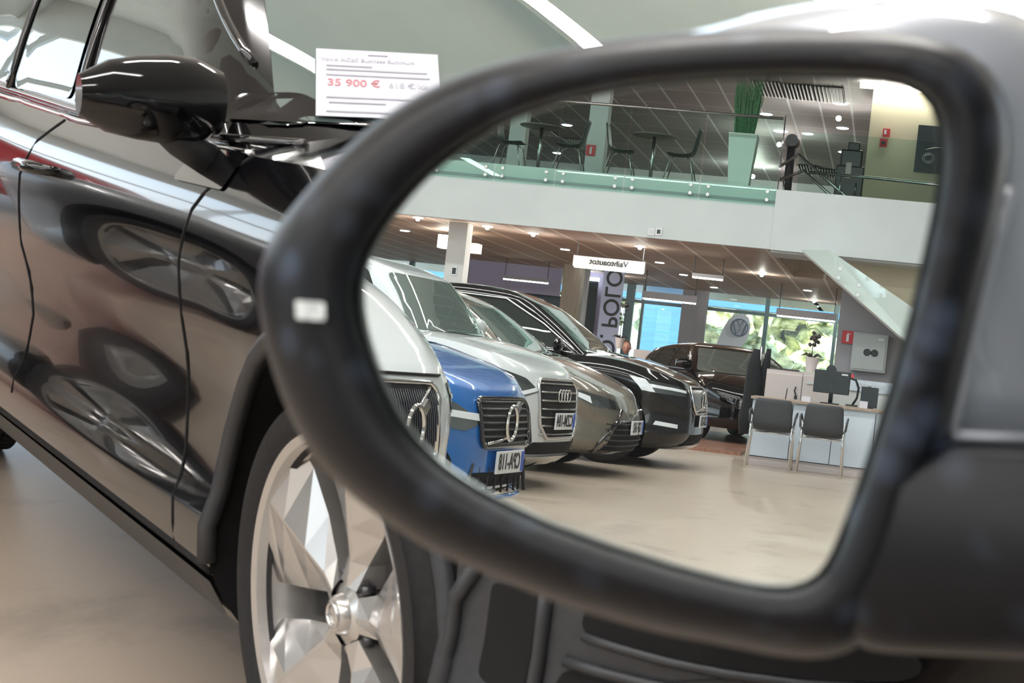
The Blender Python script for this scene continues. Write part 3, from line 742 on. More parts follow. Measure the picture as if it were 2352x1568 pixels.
# ------------------------------------------------------------------ the cars
DOOR = dict(
    deck=[(-3.7, .98), (-2.75, 1.07), (-2.2, 1.03), (-1.4, .995), (-.42, .985), (.1, .985), (.5, .95), (.75, .90), (.88, .84)],
    front=[(0, .16), (.12, .06), (.35, .01), (.6, .0), (.85, .03), (1, .12)], rear=[(0, .12), (.3, .0), (.7, .02), (1, .10)],
    side=[(0, .05), (.06, .02), (.14, .0), (.22, .0), (.3, .022), (.5, .028), (.66, .008), (.80, .0), (.90, .012), (1, .055)])
def suv_front(root, bvh, df, S):
    # lower grille, fog lamp recess and skid plate of the big black car
    df(rounded([(-.42, .50), (.42, .50), (.36, .78), (-.36, .78)], .05), 'grille', 'void')
    df(rounded([(-.62, .24), (.62, .24), (.55, .44), (-.55, .44)], .04), 'lower_intake', 'plastic', off=.006)
    for s_ in (-1, 1):
        decal(bvh, rounded([(-.16, .25), (.20, .25), (.17, .46), (-.02, .50), (-.18, .40)], .04), (-.5 * 1, s_ * -.87, 0) if False else Vector((-.5, s_ * .87, 0)).normalized(), EZ, (-.87, -s_ * .5, 0), 'fog_lamp_recess', 'plastic', root, org=(.72, s_ * .72, 0), off=.008)
        decal(bvh, rounded([(-.20, .64), (.20, .66), (.16, .78), (-.25, .80)], .03), Vector((-.5, s_ * .87, 0)).normalized(), EZ, (-.87, -s_ * .5, 0), 'headlight', 'lamp_glass', root, org=(.72, s_ * .70, 0), off=.006)
    sd = lambda poly, nm, m_, o_=.005, rr=.012: decal(bvh, rounded(poly, rr), EX, EZ, (0, 1, 0), nm, m_, root, off=o_, step=.03)
    sd([(.385, .24), (.82, .24), (.80, .565), (.60, .575), (.40, .555)], 'bumper_corner_cladding', 'cladding')
    sd([(.462, .42), (.535, .40), (.545, .545), (.470, .538)], 'brake_duct', 'void', .008)
    sd([(.60, .515), (.83, .495), (.83, .535), (.61, .552)], 'corner_slot', 'void', .008, .018)
    sd([(.56, .40), (.80, .42), (.80, .455), (.585, .465)], 'lower_slot', 'void', .008, .012)
    for pl_, r_ in (([(.605, .510), (.82, .488)], .006), ([(.585, .475), (.80, .465)], .007), ([(.548, .38), (.556, .56)], .010), ([(.395, .30), (.405, .50), (.445, .555)], .012)):
        strip(bvh, pl_, EX, EZ, (0, 1, 0), 'bumper_rib', 'cladding', root, r=r_, off=.008)
    sd([(-.455, .925), (-.69, .925), (-.67, .985), (-.44, .985)], 'mirror_base', 'gloss_black', .004, .01)
    sd([(-.49, 1.035), (-.60, 1.035), (-.62, 1.075), (-.575, 1.085)], 'sail_panel', 'gloss_black', .006, .008)
def at_local(root, px, py): pass
Fd = Vector((-.7919, .6106, 0)); SIDE = Vector((.6106, .7919, 0)); WC = Vector((1.103, -2.106, .36))
W0 = 1.88
black = dict(paint='black_paint', fo=.88, wb=2.72, ro=.92, W=W0, r=.350, tyre_r=.344, r_arch=.398, rim_r=.262, bottom=.215, crown=.07, cf=.62, nf=3.2, flare=.016, detail=2, sides=(-1,),
    deck=DOOR['deck'], front=DOOR['front'], rear=DOOR['rear'], side=DOOR['side'],
    ws=[(-.80, 1.04), (.80, 1.04), (.62, 1.55), (-.62, 1.55)],
    house=dict(n=4.6, bf=-.38, br=-3.35, bw=.885, rf=-1.22, rr=-3.05, rw=.655, roof=[(-3.3, 1.50), (-2.6, 1.60), (-1.9, 1.64), (-1.4, 1.62), (-1.2, 1.60)]),
    windows=[[(-.50, 1.03), (-1.36, 1.035), (-1.40, 1.52), (-1.34, 1.52), (-.86, 1.25)], [(-1.50, 1.035), (-1.98, 1.045), (-1.96, 1.53), (-1.50, 1.53)], [(-2.05, 1.05), (-2.62, 1.14), (-2.45, 1.45), (-2.04, 1.52)]],
    seams=[([(-.42, .985), (-.50, .94), (-.562, .886), (-.606, .79), (-.611, .64), (-.58, .30)], .004), ([(-1.50, .99), (-1.60, .94), (-1.671, .861), (-1.696, .70), (-1.63, .55), (-1.70, .36)], .004), ([(-.40, .305), (-2.3, .29)], .007)],
    trims=[([(-.44, 1.004), (-1.4, 1.012), (-2.5, 1.06)], .009, 'gloss_black'), ([(-.44, .986), (-1.4, .993), (-2.5, 1.04)], .006, 'chrome'), ([(-.66, 1.13), (-.92, 1.29), (-1.34, 1.54)], .010, 'gloss_black'),  # chrome belt bar is added as the highlight along the black paint
           ([(-1.43, 1.03), (-1.45, 1.52)], .012, 'gloss_black'), ([(-2.01, 1.04), (-2.0, 1.53)], .012, 'gloss_black')],
    handles=[(-1.49, .885)], mirror_pos=(-.63, 1.005), clad=[[(-.40, .225), (-2.3, .225), (-2.3, .285), (-.40, .290)]], steer=0.0, wheel_style=dict(hub_w=.032, rim_w=.138, twist=.1, phase=96), front_detail=suv_front)
loc = WC - SIDE * (W0 / 2 - .025) - Fd * 0; loc.z = 0
direct = make_car('suv', black, 'black SUV parked opposite, its right side close, white price sheet on its windscreen', 'car', loc, math.atan2(Fd.y, Fd.x))

# price sheet lying at the foot of the windscreen of the black SUV
mw_ = direct.matrix_basis
BL, TL, TR = (mw_ @ Vector(v) for v in ((-.515, -.738, 1.052), (-.646, -.686, 1.166), (-.612, -.462, 1.170)))
rg, up_ = TR - TL, TL - BL; nn_ = rg.cross(up_).normalized()
if nn_.dot(Vector(C) - BL) < 0: nn_ = -nn_
ctr = BL + rg / 2 + up_ / 2
ps_ = empty('price_sheet', tuple(ctr), 0, 'white price sheet with red figures at the foot of the black SUV windscreen', 'paper')
def quad(name, u0, u1, v0, v1, m, off, par):
    vs = [rg * (u - .5) + up_ * (v - .5) + nn_ * o for o in (off, off + .0012) for u, v in ((u0, v0), (u1, v0), (u1, v1), (u0, v1))]
    return pyd(name, vs, [(0, 1, 2, 3), (4, 5, 6, 7), (0, 1, 5, 4), (1, 2, 6, 5), (2, 3, 7, 6), (3, 0, 4, 7)], m, par, False)
quad('sheet', 0, 1, 0, 1, 'paper', 0, ps_)
K['grey_ink'] = mat('grey_ink', (.50, .50, .57), .7)
K['red_ink'] = mat('faded_red_ink', (.60, .22, .25), .7)
for k, (u0, u1, v0, v1) in enumerate(((.42, .58, .925, .94), (.08, .92, .60, .62), (.08, .88, .265, .285), (.08, .80, .06, .08), (.08, .45, .74, .76), (.08, .90, .68, .70), (.10, .55, .19, .21))):
    quad('printed_line', u0, u1, v0, v1, 'grey_ink', .0014, ps_)
def sheet_text(name, s_, u, v, size, m_):
    M_ = Matrix((rg.normalized(), up_.normalized(), nn_)).transposed().to_4x4(); M_.translation = rg * (u - .5) + up_ * (v - .5) + nn_ * .0016
    text(name, s_, size, m_, ps_, M_, .0004)
sheet_text('price_figures', '35 900 \u20ac', .30, .49, .026, 'red_ink')
sheet_text('instalment_figures', '618 \u20ac/kk', .74, .48, .020, 'grey_ink')
sheet_text('title_line', 'Volvo XC60 Business Summum', .42, .84, .0135, 'grey_ink')
ownS = dict(black); ownS.update(paint='grey_paint', fo=.76, W=1.84, detail=1, sides=(1, -1), front_detail=None, seams=(), trims=(), mirror_pos=None, clad=None, arch_clad=False, wb=2.6, handles=())
own = make_car('car', ownS, 'grey car nearest the viewer, seen only by its dusty black side mirror', 'car', (-.12 - .92, -1.05, 0), -math.pi / 2)
build_own_mirror(own)
def spec(paint, fo, wb, ro, W, roof, deck, house, **k):
    S = dict(paint=paint, fo=fo, wb=wb, ro=ro, W=W, r=.335, r_arch=.385, rim_r=.235, bottom=.2, crown=.05, cf=.75, nf=3.0, flare=.012, sides=(1, -1),
        deck=deck, front=[(0, .14), (.1, .04), (.3, .0), (.6, .0), (.85, .02), (1, .09)], rear=[(0, .12), (.3, .0), (.7, .02), (1, .12)],
        side=DOOR['side'], house=house, seams=[([(-.5, .98), (-.55, .7), (-.5, .3)], .004), ([(-1.5, .98), (-1.6, .7), (-1.5, .3)], .004)], arch_clad=False)
    S.update(k); return S
def headlight(root, bvh, S, poly, m='lamp_glass', drl=None, name='headlight', x=.72, off=.005):
    for s_ in (1, -1):
        U = Vector((-.5, s_ * .87, 0)).normalized()
        h = decal(bvh, poly, U, EZ, (-.87, -s_ * .5, 0), name, m, root, org=(S['fo'] - .16, s_ * x, 0), off=off, step=.04)
        for p in (drl or ()):
            decal(bvh, p, U, EZ, (-.87, -s_ * .5, 0), 'running_light', 'drl', h or root, org=(S['fo'] - .16, s_ * x, 0), off=off + .006, step=.04)
def place(S, px, py, Y, deg):
    P = at(px, py, Y=Y); a = math.radians(180 + deg); f_ = Vector((math.cos(a), math.sin(a), 0))
    Q = P - f_ * S['fo']; return (Q.x, Q.y, 0), a
def mark_front(root, bvh, df, S):
    g = df(rounded(S['grille'], S.get('grille_r', .05)), 'grille', 'void', off=.006)
    ys = [p[0] for p in S['grille']]; zs = [p[1] for p in S['grille']]
    y1, z0, z1 = max(ys), min(zs), max(zs)
    edge = rounded(S['grille'], S.get('grille_r', .05)); pts = []
    for y, z in edge + edge[:1]:
        h = front_x(bvh, y, z)
        if h: pts.append(h + Vector((.012, 0, 0)))
    tubo('grille_surround', pts, .014, S.get('surround', 'gloss_black'), g, 6)
    if S.get('vertical'): grille_bars(g, bvh, [y1 * .93 * (i / 14 - 1) for i in range(29)], [z0 + .02 + (z1 - z0 - .05) * i / 6 for i in range(7)], True, S.get('bar_m', 'steel'), .004)
    else: grille_bars(g, bvh, [y1 * .9 * (i / 6 - 1) for i in range(13)], [z0 + (z1 - z0) * (i + .5) / 7 for i in range(7)], False, S.get('bar_m', 'alloy_dark'), .007)
    for c in g.children:
        pass
    if S.get('iron'):
        zc = (z0 + z1) / 2 + .0; iron_mark(g, bvh, zc, *S['iron'], z1 - .02, z0 + .02)
    for poly in S.get('lower', ()):
        df(rounded(poly, .02), 'lower_intake', 'void', off=.006)
    if S.get('extra'): S['extra'](root, bvh, df, S)
    if S.get('plate'): number_plate(root, bvh, *S['plate'])
# blue estate
def blue_extra(root, bvh, df, S):
    headlight(root, bvh, S, rounded([(-.36, .62), (-.20, .575), (.10, .60), (.36, .67), (.30, .735), (-.08, .73)], .02), 'lamp_glass', [rounded([(-.36, .625), (.30, .675), (.30, .705), (-.34, .665)], .01)])
    headlight(root, bvh, S, rounded([(-.12, .28), (.22, .30), (.22, .52), (-.02, .53), (-.12, .42)], .02), 'void', name='corner_intake')
    headlight(root, bvh, S, [(-.05, .36), (.2, .38), (.2, .41), (-.05, .39)], 'gloss_black', name='intake_blade', off=.03)
    bm = bmesh.new(); h = front_x(bvh, 0, .26)
    pts = [(h.x + .035 - .36 * (abs(y) / .85)**3.2, y, .205) for y in [(-.85 + 1.7 * i / 16) for i in range(17)]]
    tube(bm, pts, .016, 6); bm_obj('front_lip', bm, 'blue_paint', root, True)
    for y in (-.36, -.24, -.12, 0, .12, .24, .36):
        h = front_x(bvh, y, .30)
        if h: tubo('intake_fin', [h + Vector((.012, 0, -.07)), h + Vector((.012, 0, .08))], .007, 'plastic', root, 5)
    for s_ in (-1, 1):
        h = front_x(bvh, s_ * .47, .3); tubo('intake_fin', [h + Vector((.02, s_ * .04, -.08)), h + Vector((.02, -s_ * .03, .10))], .012, 'plastic', root, 5)
blueS = spec('blue_paint', .90, 2.87, 1.0, 1.86, 1.45, [(-3.9, .93), (-2.9, .97), (-1.5, .97), (-.4, .98), (.1, 1.0), (.41, .945), (.65, .88), (.82, .80), (.90, .73)],
    dict(bf=-.25, br=-3.5, bw=.86, rf=-1.15, rr=-3.1, rw=.62, roof=[(-3.5, 1.35), (-2.5, 1.44), (-1.2, 1.44)]),
    windows=[[(-.75, 1.02), (-1.6, 1.02), (-1.65, 1.36), (-1.35, 1.36)], [(-1.72, 1.02), (-2.6, 1.02), (-2.5, 1.36), (-1.75, 1.36)]],
    grille=[(-.40, .54), (-.36, .49), (.36, .49), (.40, .54), (.42, .72), (.38, .75), (-.38, .75), (-.42, .72)], grille_r=.03, iron=(.085, .095, .34), lower=[[(-.58, .205), (.58, .205), (.44, .35), (-.44, .35)]],
    plate=(.405, 'CPA-118'), extra=blue_extra, front_detail=mark_front, mirror_pos=(-.6, 1.02))
L_, A_ = place(blueS, 1160, 1050, 8.2, 6)
make_car('estate_car', blueS, 'bright blue estate car with black grille, between two white cars in the mirrored row', 'car', L_, A_)
# white van-nosed car at the left edge
def white_extra(root, bvh, df, S):
    headlight(root, bvh, S, rounded([(-.16, .70), (.3, .72), (.3, .86), (-.16, .84)], .03), 'lamp_glass', [[(-.16, .77), (.25, .78), (.25, .80), (-.16, .79)]])
    pts = []
    for i in range(13):
        h = front_x(bvh, -.5 + i / 12, .875)
        if h: pts.append(h + Vector((.006, 0, 0)))
    tubo('bonnet_gap', pts, .007, 'void', root, 6)
whiteS = spec('white_paint', .92, 2.87, 1.0, 1.92, 1.75, [(-3.9, 1.1), (-2.9, 1.2), (-1.5, 1.2), (-.5, 1.28), (-.1, 1.37), (.1, 1.33), (.3, 1.23), (.48, 1.11), (.64, 1.0), (.80, .90), (.92, .80)],
    dict(bf=-.3, br=-3.5, bw=.88, rf=-.9, rr=-3.1, rw=.68, roof=[(-3.5, 1.78), (-2.5, 1.86), (-1.0, 1.86)]),
    windows=[[(-.7, 1.32), (-1.6, 1.32), (-1.65, 1.74), (-1.2, 1.74)], [(-1.72, 1.32), (-2.6, 1.32), (-2.5, 1.74), (-1.75, 1.74)]],
    grille=[(-.27, .50), (-.20, .45), (.20, .45), (.27, .50), (.36, .80), (.31, .84), (-.31, .84), (-.36, .80)], grille_r=.04, iron=(.085, .10, .26), surround='chrome', vertical=True, bar_m='alloy_dark',
    lower=[[(-.5, .215), (.5, .215), (.42, .34), (-.42, .34)]], extra=white_extra, front_detail=mark_front)
L_, A_ = place(whiteS, 944, 970, 6.0, 9)
make_car('car', whiteS, 'white car cut off by the left edge of the mirror, tall chrome-framed grille', 'car', L_, A_)
# white compact SUV with four rings
def rings_extra(root, bvh, df, S):
    headlight(root, bvh, S, rounded([(-.28, .74), (-.02, .68), (.40, .78), (.50, .93), (.40, .95), (-.14, .83)], .02), 'lamp_glass', [rounded([(-.26, .745), (-.02, .695), (.38, .80), (.36, .825), (-.02, .725), (-.24, .77)], .005)])
    bm = bmesh.new(); h = front_x(bvh, 0, .72)
    for k in range(4):
        yc = -.105 + .07 * k; tube(bm, [(h.x + .03, yc + .045 * math.cos(2 * math.pi * i / 20), 0.72 + .045 * math.sin(2 * math.pi * i / 20)) for i in range(20)], .006, 5, True)
    bm_obj('emblem', bm, 'chrome', root, True)
    df(rounded([(-.75, .20), (.75, .20), (.62, .27), (-.62, .27)], .02), 'skid_plate', 'alloy', off=.02)
    for s_ in (1, -1):
        df(rounded([(s_ * .50, .36), (s_ * .74, .34), (s_ * .80, .48), (s_ * .70, .60), (s_ * .56, .60)], .03), 'corner_intake', 'plastic', off=.006)
audiS = spec('white_paint', .80, 2.6, .75, 1.80, 1.7, [(-3.4, 1.0), (-2.6, 1.08), (-1.5, 1.07), (-.5, 1.07), (.0, 1.06), (.19, 1.04), (.48, .98), (.72, .87), (.80, .78)],
    dict(bf=-.06, br=-3.1, bw=.84, rf=-.42, rr=-2.8, rw=.66, roof=[(-3.1, 1.52), (-2.0, 1.63), (-.8, 1.62), (-.4, 1.56)], n=4.2), ws=[(-.80, 1.10), (.80, 1.10), (.65, 1.50), (-.65, 1.50)],
    windows=[[(-.34, 1.11), (-1.1, 1.11), (-1.15, 1.51), (-.62, 1.51)], [(-1.22, 1.11), (-2.2, 1.12), (-2.1, 1.50), (-1.22, 1.51)]],
    grille=[(-.32, .40), (.32, .40), (.44, .50), (.47, .78), (.40, .835), (-.40, .835), (-.47, .78), (-.44, .50)], grille_r=.03, surround='alloy', bar_m='steel',
    lower=[[(-.60, .28), (.60, .28), (.50, .37), (-.50, .37)]], plate=(.53, 'CZM-184'), extra=rings_extra, front_detail=mark_front, mirror_pos=(-.34, 1.12), mirror_paint='white_paint')
L_, A_ = place(audiS, 1289, 965, 11.6, 7)
make_car('compact_suv', audiS, 'white compact SUV with four rings on its grille, behind the blue estate', 'car', L_, A_)
# brown-grey hatchback
def brown_extra(root, bvh, df, S):
    headlight(root, bvh, S, rounded([(-.34, .60), (.05, .62), (.40, .76), (.44, .80), (.1, .73), (-.34, .66)], .01), 'lamp_glass', [rounded([(.08, .64), (.36, .76), (.38, .78), (.1, .70)], .004)])
    for s_ in (1, -1):
        h = front_x(bvh, s_ * .5, .3)
        tubo('intake_blade', [front_x(bvh, s_ * y, z) + Vector((.012, 0, 0)) for y, z in ((.40, .60), (.55, .45), (.70, .30), (.66, .22))], .016, 'gloss_black', root, 6)
toyS = spec('brown_paint', .88, 2.64, .85, 1.80, 1.6, [(-3.4, .9), (-2.6, .96), (-1.5, .95), (-.5, .97), (-.02, .985), (.15, .95), (.40, .88), (.70, .76), (.82, .67), (.88, .60)],
    dict(bf=.0, br=-3.1, bw=.84, rf=-.62, rr=-2.7, rw=.60, roof=[(-3.1, 1.38), (-2.0, 1.49), (-.9, 1.49), (-.65, 1.45)]),
    windows=[[(-.36, 1.02), (-1.4, 1.02), (-1.4, 1.39), (-.95, 1.39), (-.55, 1.2)], [(-1.47, 1.02), (-2.4, 1.02), (-2.3, 1.36), (-1.47, 1.39)]],
    grille=[(-.70, .17), (.70, .17), (.46, .50), (-.46, .50)], grille_r=.03, surround='gloss_black', bar_m='plastic', plate=(.45, 'GJF-542'), extra=brown_extra, front_detail=mark_front, mirror_pos=(-.38, 1.0))
L_, A_ = place(toyS, 1456, 980, 14.1, 4)
make_car('hatchback', toyS, 'brown-grey hatchback with wide black lower grille, between white and black SUVs', 'car', L_, A_)
# tall black SUV
def tall_extra(root, bvh, df, S):
    headlight(root, bvh, S, rounded([(-.16, .74), (.30, .76), (.36, .88), (-.12, .83)], .02), 'lamp_glass', [[(-.16, .775), (.32, .81), (.32, .84), (-.16, .80)], [(.24, .76), (.34, .77), (.42, .90), (.32, .88)]])
    headlight(root, bvh, S, [(-.05, .42), (.22, .44), (.20, .48), (-.05, .46)], 'drl', name='fog_trim')
    df(rounded([(-.6, .22), (.6, .22), (.5, .26), (-.5, .26)], .01), 'skid_plate', 'alloy', off=.02)
xcS = spec('black_paint', .83, 2.87, .9, 1.90, 1.66, [(-3.8, 1.05), (-2.6, 1.10), (-1.2, 1.06), (-.5, 1.04), (-.2, 1.05), (.0, 1.045), (.27, 1.01), (.60, .92), (.75, .86), (.83, .80)],
    dict(bf=-.18, br=-3.55, bw=.88, rf=-.88, rr=-3.2, rw=.66, n=4.2, roof=[(-3.5, 1.46), (-2.6, 1.60), (-1.7, 1.65), (-1.2, 1.63), (-.9, 1.57)]),
    windows=[[(-.42, 1.08), (-1.5, 1.10), (-1.55, 1.52), (-1.20, 1.52), (-.75, 1.30)], [(-1.62, 1.10), (-2.5, 1.12), (-2.45, 1.50), (-1.65, 1.53)], [(-2.58, 1.14), (-3.0, 1.2), (-2.85, 1.42), (-2.54, 1.49)]],
    trims=[([(-.4, 1.06), (-1.5, 1.08), (-3.0, 1.16)], .010, 'chrome'), ([(-.38, 1.08), (-.75, 1.32), (-1.2, 1.54), (-2.0, 1.56), (-2.7, 1.50), (-3.05, 1.36)], .012, 'chrome')],
    grille=[(-.34, .58), (.34, .58), (.43, .66), (.43, .81), (.38, .85), (-.38, .85), (-.43, .81), (-.43, .66)], grille_r=.03, surround='chrome', iron=(.085, .09, .34), vertical=True, r=.37, r_arch=.43, rim_r=.25, rim_m='alloy_dark',
    lower=[[(-.5, .27), (.5, .27), (.4, .36), (-.4, .36)]], plate=(.50, 'ZLK-731'), extra=tall_extra, front_detail=mark_front, mirror_pos=(-.58, 1.06))
L_, A_ = place(xcS, 1609, 965, 16.6, 3)
make_car('suv', xcS, 'tall black SUV with chrome-framed windows, last in the mirrored row of cars', 'car', L_, A_)
# dark hatchback on the wooden stage
hatS = spec('black_paint', .85, 2.6, .75, 1.8, 1.4, [(-3.4, .93), (-2.6, .96), (-1.0, .94), (-.2, .95), (.4, .88), (.75, .78), (.85, .70)],
    dict(bf=-.15, br=-3.3, bw=.84, rf=-1.0, rr=-3.25, rw=.62, roof=[(-3.2, 1.30), (-2.0, 1.39), (-1.0, 1.40)]),
    windows=[[(-.6, .98), (-1.45, .98), (-1.5, 1.31), (-1.15, 1.31)], [(-1.55, .98), (-2.4, 1.0), (-2.3, 1.29), (-1.58, 1.31)], [(-2.48, 1.02), (-2.85, 1.10), (-2.7, 1.27), (-2.45, 1.29)]],
    trims=[([(-.5, .985), (-1.6, .985), (-2.8, 1.06)], .008, 'chrome')], grille=[(-.5, .5), (.5, .5), (.5, .64), (-.5, .64)], bar_m='chrome', front_detail=mark_front, mirror_pos=(-.5, 1.0))
P_ = at(1640, 960, Y=26.5)
make_car('hatchback', hatS, 'black hatchback on the stage floor in front of the white flag', 'car', (1.95, 24.1, .04), math.radians(180 + 66))
# seen only as reflections in the black paint: a grey SUV and a red car to the left
sideS = dict(ownS); sideS.update(paint='grey_paint', sides=(-1,), r=.35, r_arch=.41)
make_car('suv', sideS, 'grey SUV standing left of the aisle, mirrored in the black doors', 'car', (5.25, -3.45, 0), -math.pi / 2)
redS = dict(toyS); redS.update(paint='red_paint', front_detail=None, sides=(-1,))
make_car('hatchback', redS, 'red hatchback standing behind the grey SUV left of the aisle', 'car', (8.4, -7.8, 0), -math.pi / 2)
# ------------------------------------------------------------------ balcony balustrade
UZ = 3.80                                                       # upper floor level
def px_x(px, py=430, Y=23.84): return at(px, py, Y=Y).x
bal = empty('glass_balustrade', (5, 23.84, 3.5), 0, 'green-tinged glass balustrade with round clamps along the balcony edge', 'railing')
seams_ = [px_x(1812, 400), px_x(1607), px_x(1434, 410), px_x(1275, 400), px_x(1137, 380)]
seams_ += [seams_[-1] + 1.02 * (k + 1) for k in range(4)]
seams_[0] = BX + .0
for a, b in zip(seams_, seams_[1:]):
    g = boxo('glass_panel', ((a + b) / 2 - 5, 0, .655), (b - a - .02, .02, 1.27), 'vglass', bal)
    bm = bmesh.new(); box(bm, Vector(((a + b) / 2 - 5, .004, .175)), (b - a - .02, .012, .30)); bm_obj('green_slab_edge', bm, 'eglass', g)
    for xx in (a + .13, b - .13):
        for zz in (.10, .22):
            bm = bmesh.new(); lathe(bm, [(0, -.03), (.026, -.03), (.03, -.022), (.03, -.01)], 16, Matrix.Translation((xx - 5, 0, zz))); bm_obj('clamp', bm, 'steel', g, True, 40)
tubo('handrail', [(BX - 5 + .02, 0, 1.30), (seams_[-1] - 5, 0, 1.30)], .022, 'steel', bal)
boxo('end_post', (BX - 5 - .01, 0, .62), (.02, .03, 1.45), 'gloss_black', bal)
# ------------------------------------------------------------------ cafe furniture upstairs
def shell_chair(x, y, rz, label, group='bistro chairs on the balcony'):
    t = empty('bistro_chair', (x, y, UZ), rz, label, 'chair', group)
    prof = [(.22, .46), (.10, .44), (-.08, .44), (-.17, .47), (-.215, .55), (-.235, .68), (-.27, .84), (-.275, .87)]
    vs = []; fs = []; nw = 9
    for i, (px_, z) in enumerate(prof):
        for j in range(nw):
            u_ = -1 + 2 * j / (nw - 1); hw = .21 if i < 4 else .21 - .012 * (i - 4)
            vs.append((px_ + (.03 * u_ * u_ if i > 3 else 0), hw * u_, z + (.02 * u_ * u_ if i < 4 else 0)))
    for i in range(len(prof) - 1):
        for j in range(nw - 1): a = i * nw + j; fs.append((a, a + 1, a + nw + 1, a + nw))
    sh = pyd('seat_shell', vs, fs, 'green_seat', t); md = sh.modifiers.new('s', 'SOLIDIFY'); md.thickness = .016; md.offset = 0; md2 = sh.modifiers.new('b', 'SUBSURF'); md2.levels = md2.render_levels = 1
    for sx_ in (1, -1):
        for sy_ in (1, -1): tubo('leg', [(sx_ * .07, sy_ * .10, .43), (sx_ * .15, sy_ * .16, .40), (sx_ * .24, sy_ * .22, .0)], .010, 'steel', t)
    return t
def bistro_table(x, y, label):
    t = empty('bistro_table', (x, y, UZ), 0, label, 'table', 'round bistro tables on the balcony')
    bm = bmesh.new(); lathe(bm, [(0, .72), (.33, .72), (.35, .73), (.35, .74), (.33, .75), (0, .75)], 40, Matrix.Rotation(math.pi / 2, 4, 'X')); 
    for v in bm.verts: v.co.z = abs(v.co.z)
    bm_obj('tabletop', bm, mat('table_top', (.20, .17, .16), .35), t, True, 40)
    tubo('column', [(0, 0, .03), (0, 0, .72)], .028, 'steel', t, 14)
    bm = bmesh.new(); lathe(bm, [(0, .03), (.04, .03), (.22, .012), (.23, .0), (0, 0)], 32, Matrix.Rotation(math.pi / 2, 4, 'X'))
    for v in bm.verts: v.co.z = abs(v.co.z)
    bm_obj('base', bm, 'steel', t, True, 40)
def gx(px, py, Y=24.9): return at(px, py, Y=Y).x
bistro_table(gx(1500, 350), 24.9, 'round bistro table between the two chairs left of the planter')
bistro_table(gx(1240, 340), 24.9, 'round bistro table left of the red fire extinguisher sign')
shell_chair(gx(1560, 355) - .06, 24.8, math.radians(0), 'bistro chair nearest the tall planter, turned towards the round table')
shell_chair(gx(1430, 350) + .02, 24.9, math.radians(178), 'bistro chair just right of the white sign column, facing the planter')
shell_chair(gx(1297, 335) - .12, 24.8, math.radians(-3), 'bistro chair with a tilted back just left of the sign column')
shell_chair(gx(1172, 325), 25.0, math.radians(183), 'bistro chair at the far left end of the balcony')
# column with the extinguisher sign upstairs
cxm = gx(1372, 330, 26.0); boxo_c = tag(boxo('column', (cxm, 26.0, (UZ + 6.5) / 2), (.30, .30, 6.5 - UZ), 'wallw'), 'white column upstairs carrying a red extinguisher sign', 'column')
def fire_sign(x, y, z, s, label, glyph=1):
    t = empty('fire_extinguisher_sign', (x, y, z), 0, label, 'sign')
    boxo('sign_plate', (0, 0, 0), (s, .012, s * 1.15), 'sign_red', t)
    if glyph:
        bm = bmesh.new(); box(bm, Vector((0, -.009, -s * .08)), (s * .22, .006, s * .62)); box(bm, Vector((0, -.009, s * .30)), (s * .10, .006, s * .16)); box(bm, Vector((-s * .13, -.009, s * .30)), (s * .22, .006, s * .05)); bm_obj('pictogram', bm, 'plate', t)
    return t
p = at(1357, 345, Y=25.83); fire_sign(p.x, 25.83, p.z, .15, 'small red extinguisher sign on the white column upstairs')
p = at(1190, 330, Y=27); tag(boxo('column', (p.x, 27, (UZ + 6.5) / 2), (.28, .28, 6.5 - UZ), 'wallw'), 'white column upstairs at the far left, behind the end chair', 'column')
# planter with tall grass
p = at(1703, 370, Y=24.6)
pl = empty('planter', (p.x, 24.6, UZ), 0, 'tall tapered white planter full of green reed grass at the balcony edge', 'planter')
bm = bmesh.new()
for zz, hw in ((0, .16), (.80, .22)): pass
V_ = [bm.verts.new((sx_ * hw, sy_ * hw, zz)) for zz, hw in ((0, .15), (.82, .215)) for sx_, sy_ in ((-1, -1), (1, -1), (1, 1), (-1, 1))]
for f in ((0, 1, 2, 3), (4, 5, 6, 7), (0, 1, 5, 4), (1, 2, 6, 5), (2, 3, 7, 6), (3, 0, 4, 7)): bm.faces.new([V_[i] for i in f])
bm_obj('pot', bm, mat('pale_pot', (.68, .72, .68), .4), pl)
bm = bmesh.new(); rnd = random.Random(3)
for i in range(260):
    x, y = rnd.uniform(-.14, .14), rnd.uniform(-.12, .12); h = rnd.uniform(.55, .92); dx = x * .5 + rnd.uniform(-.05, .05)
    tube(bm, [(x, y, .8), (x + dx * .4, y, .8 + h * .5), (x + dx, y + rnd.uniform(-.03, .03), .8 + h)], [.006, .005, .002], 3)
bm_obj('reed_grass', bm, 'leaf', pl)
# right: cream wall upstairs, posters, device
p0, p1 = at(2025, 205, Y=30), at(1985, 460, Y=30)
tag(boxo('wall_upstairs', ((p1.x + .05 - 8) / 2, 30.2, 5.15), (8 + p1.x + .05, .4, 2.7), 'cream'), kind='structure')
tag(boxo('wall_lamp_strip', (at(2080, 208, Y=29.8).x, 29.85, 6.42), (1.6, .3, .06), 'lamp_white'), 'slim warm light strip above the cream wall', 'light')
for px, py, m_, l in ((2036, 305, 'sign_red', 'small red hose reel sign on the cream wall'), (2029, 328, 'poster', 'small dark alarm button plate below the red sign on the cream wall')):
    p = at(px, py, Y=29.97); t = empty('fire_sign' if m_ == 'sign_red' else 'alarm_button', tuple(p), 0, l, 'sign' if m_ == 'sign_red' else 'alarm'); boxo('plate', (0, 0, 0), (.13, .02, .15), 'sign_red', t)
    if m_ == 'sign_red': boxo('flame_mark', (.02, -.012, .01), (.04, .006, .08), 'plate', t)
    else: boxo('button', (0, -.014, 0), (.07, .012, .06), 'screen', t)
p = at(2165, 345, Y=29.9)
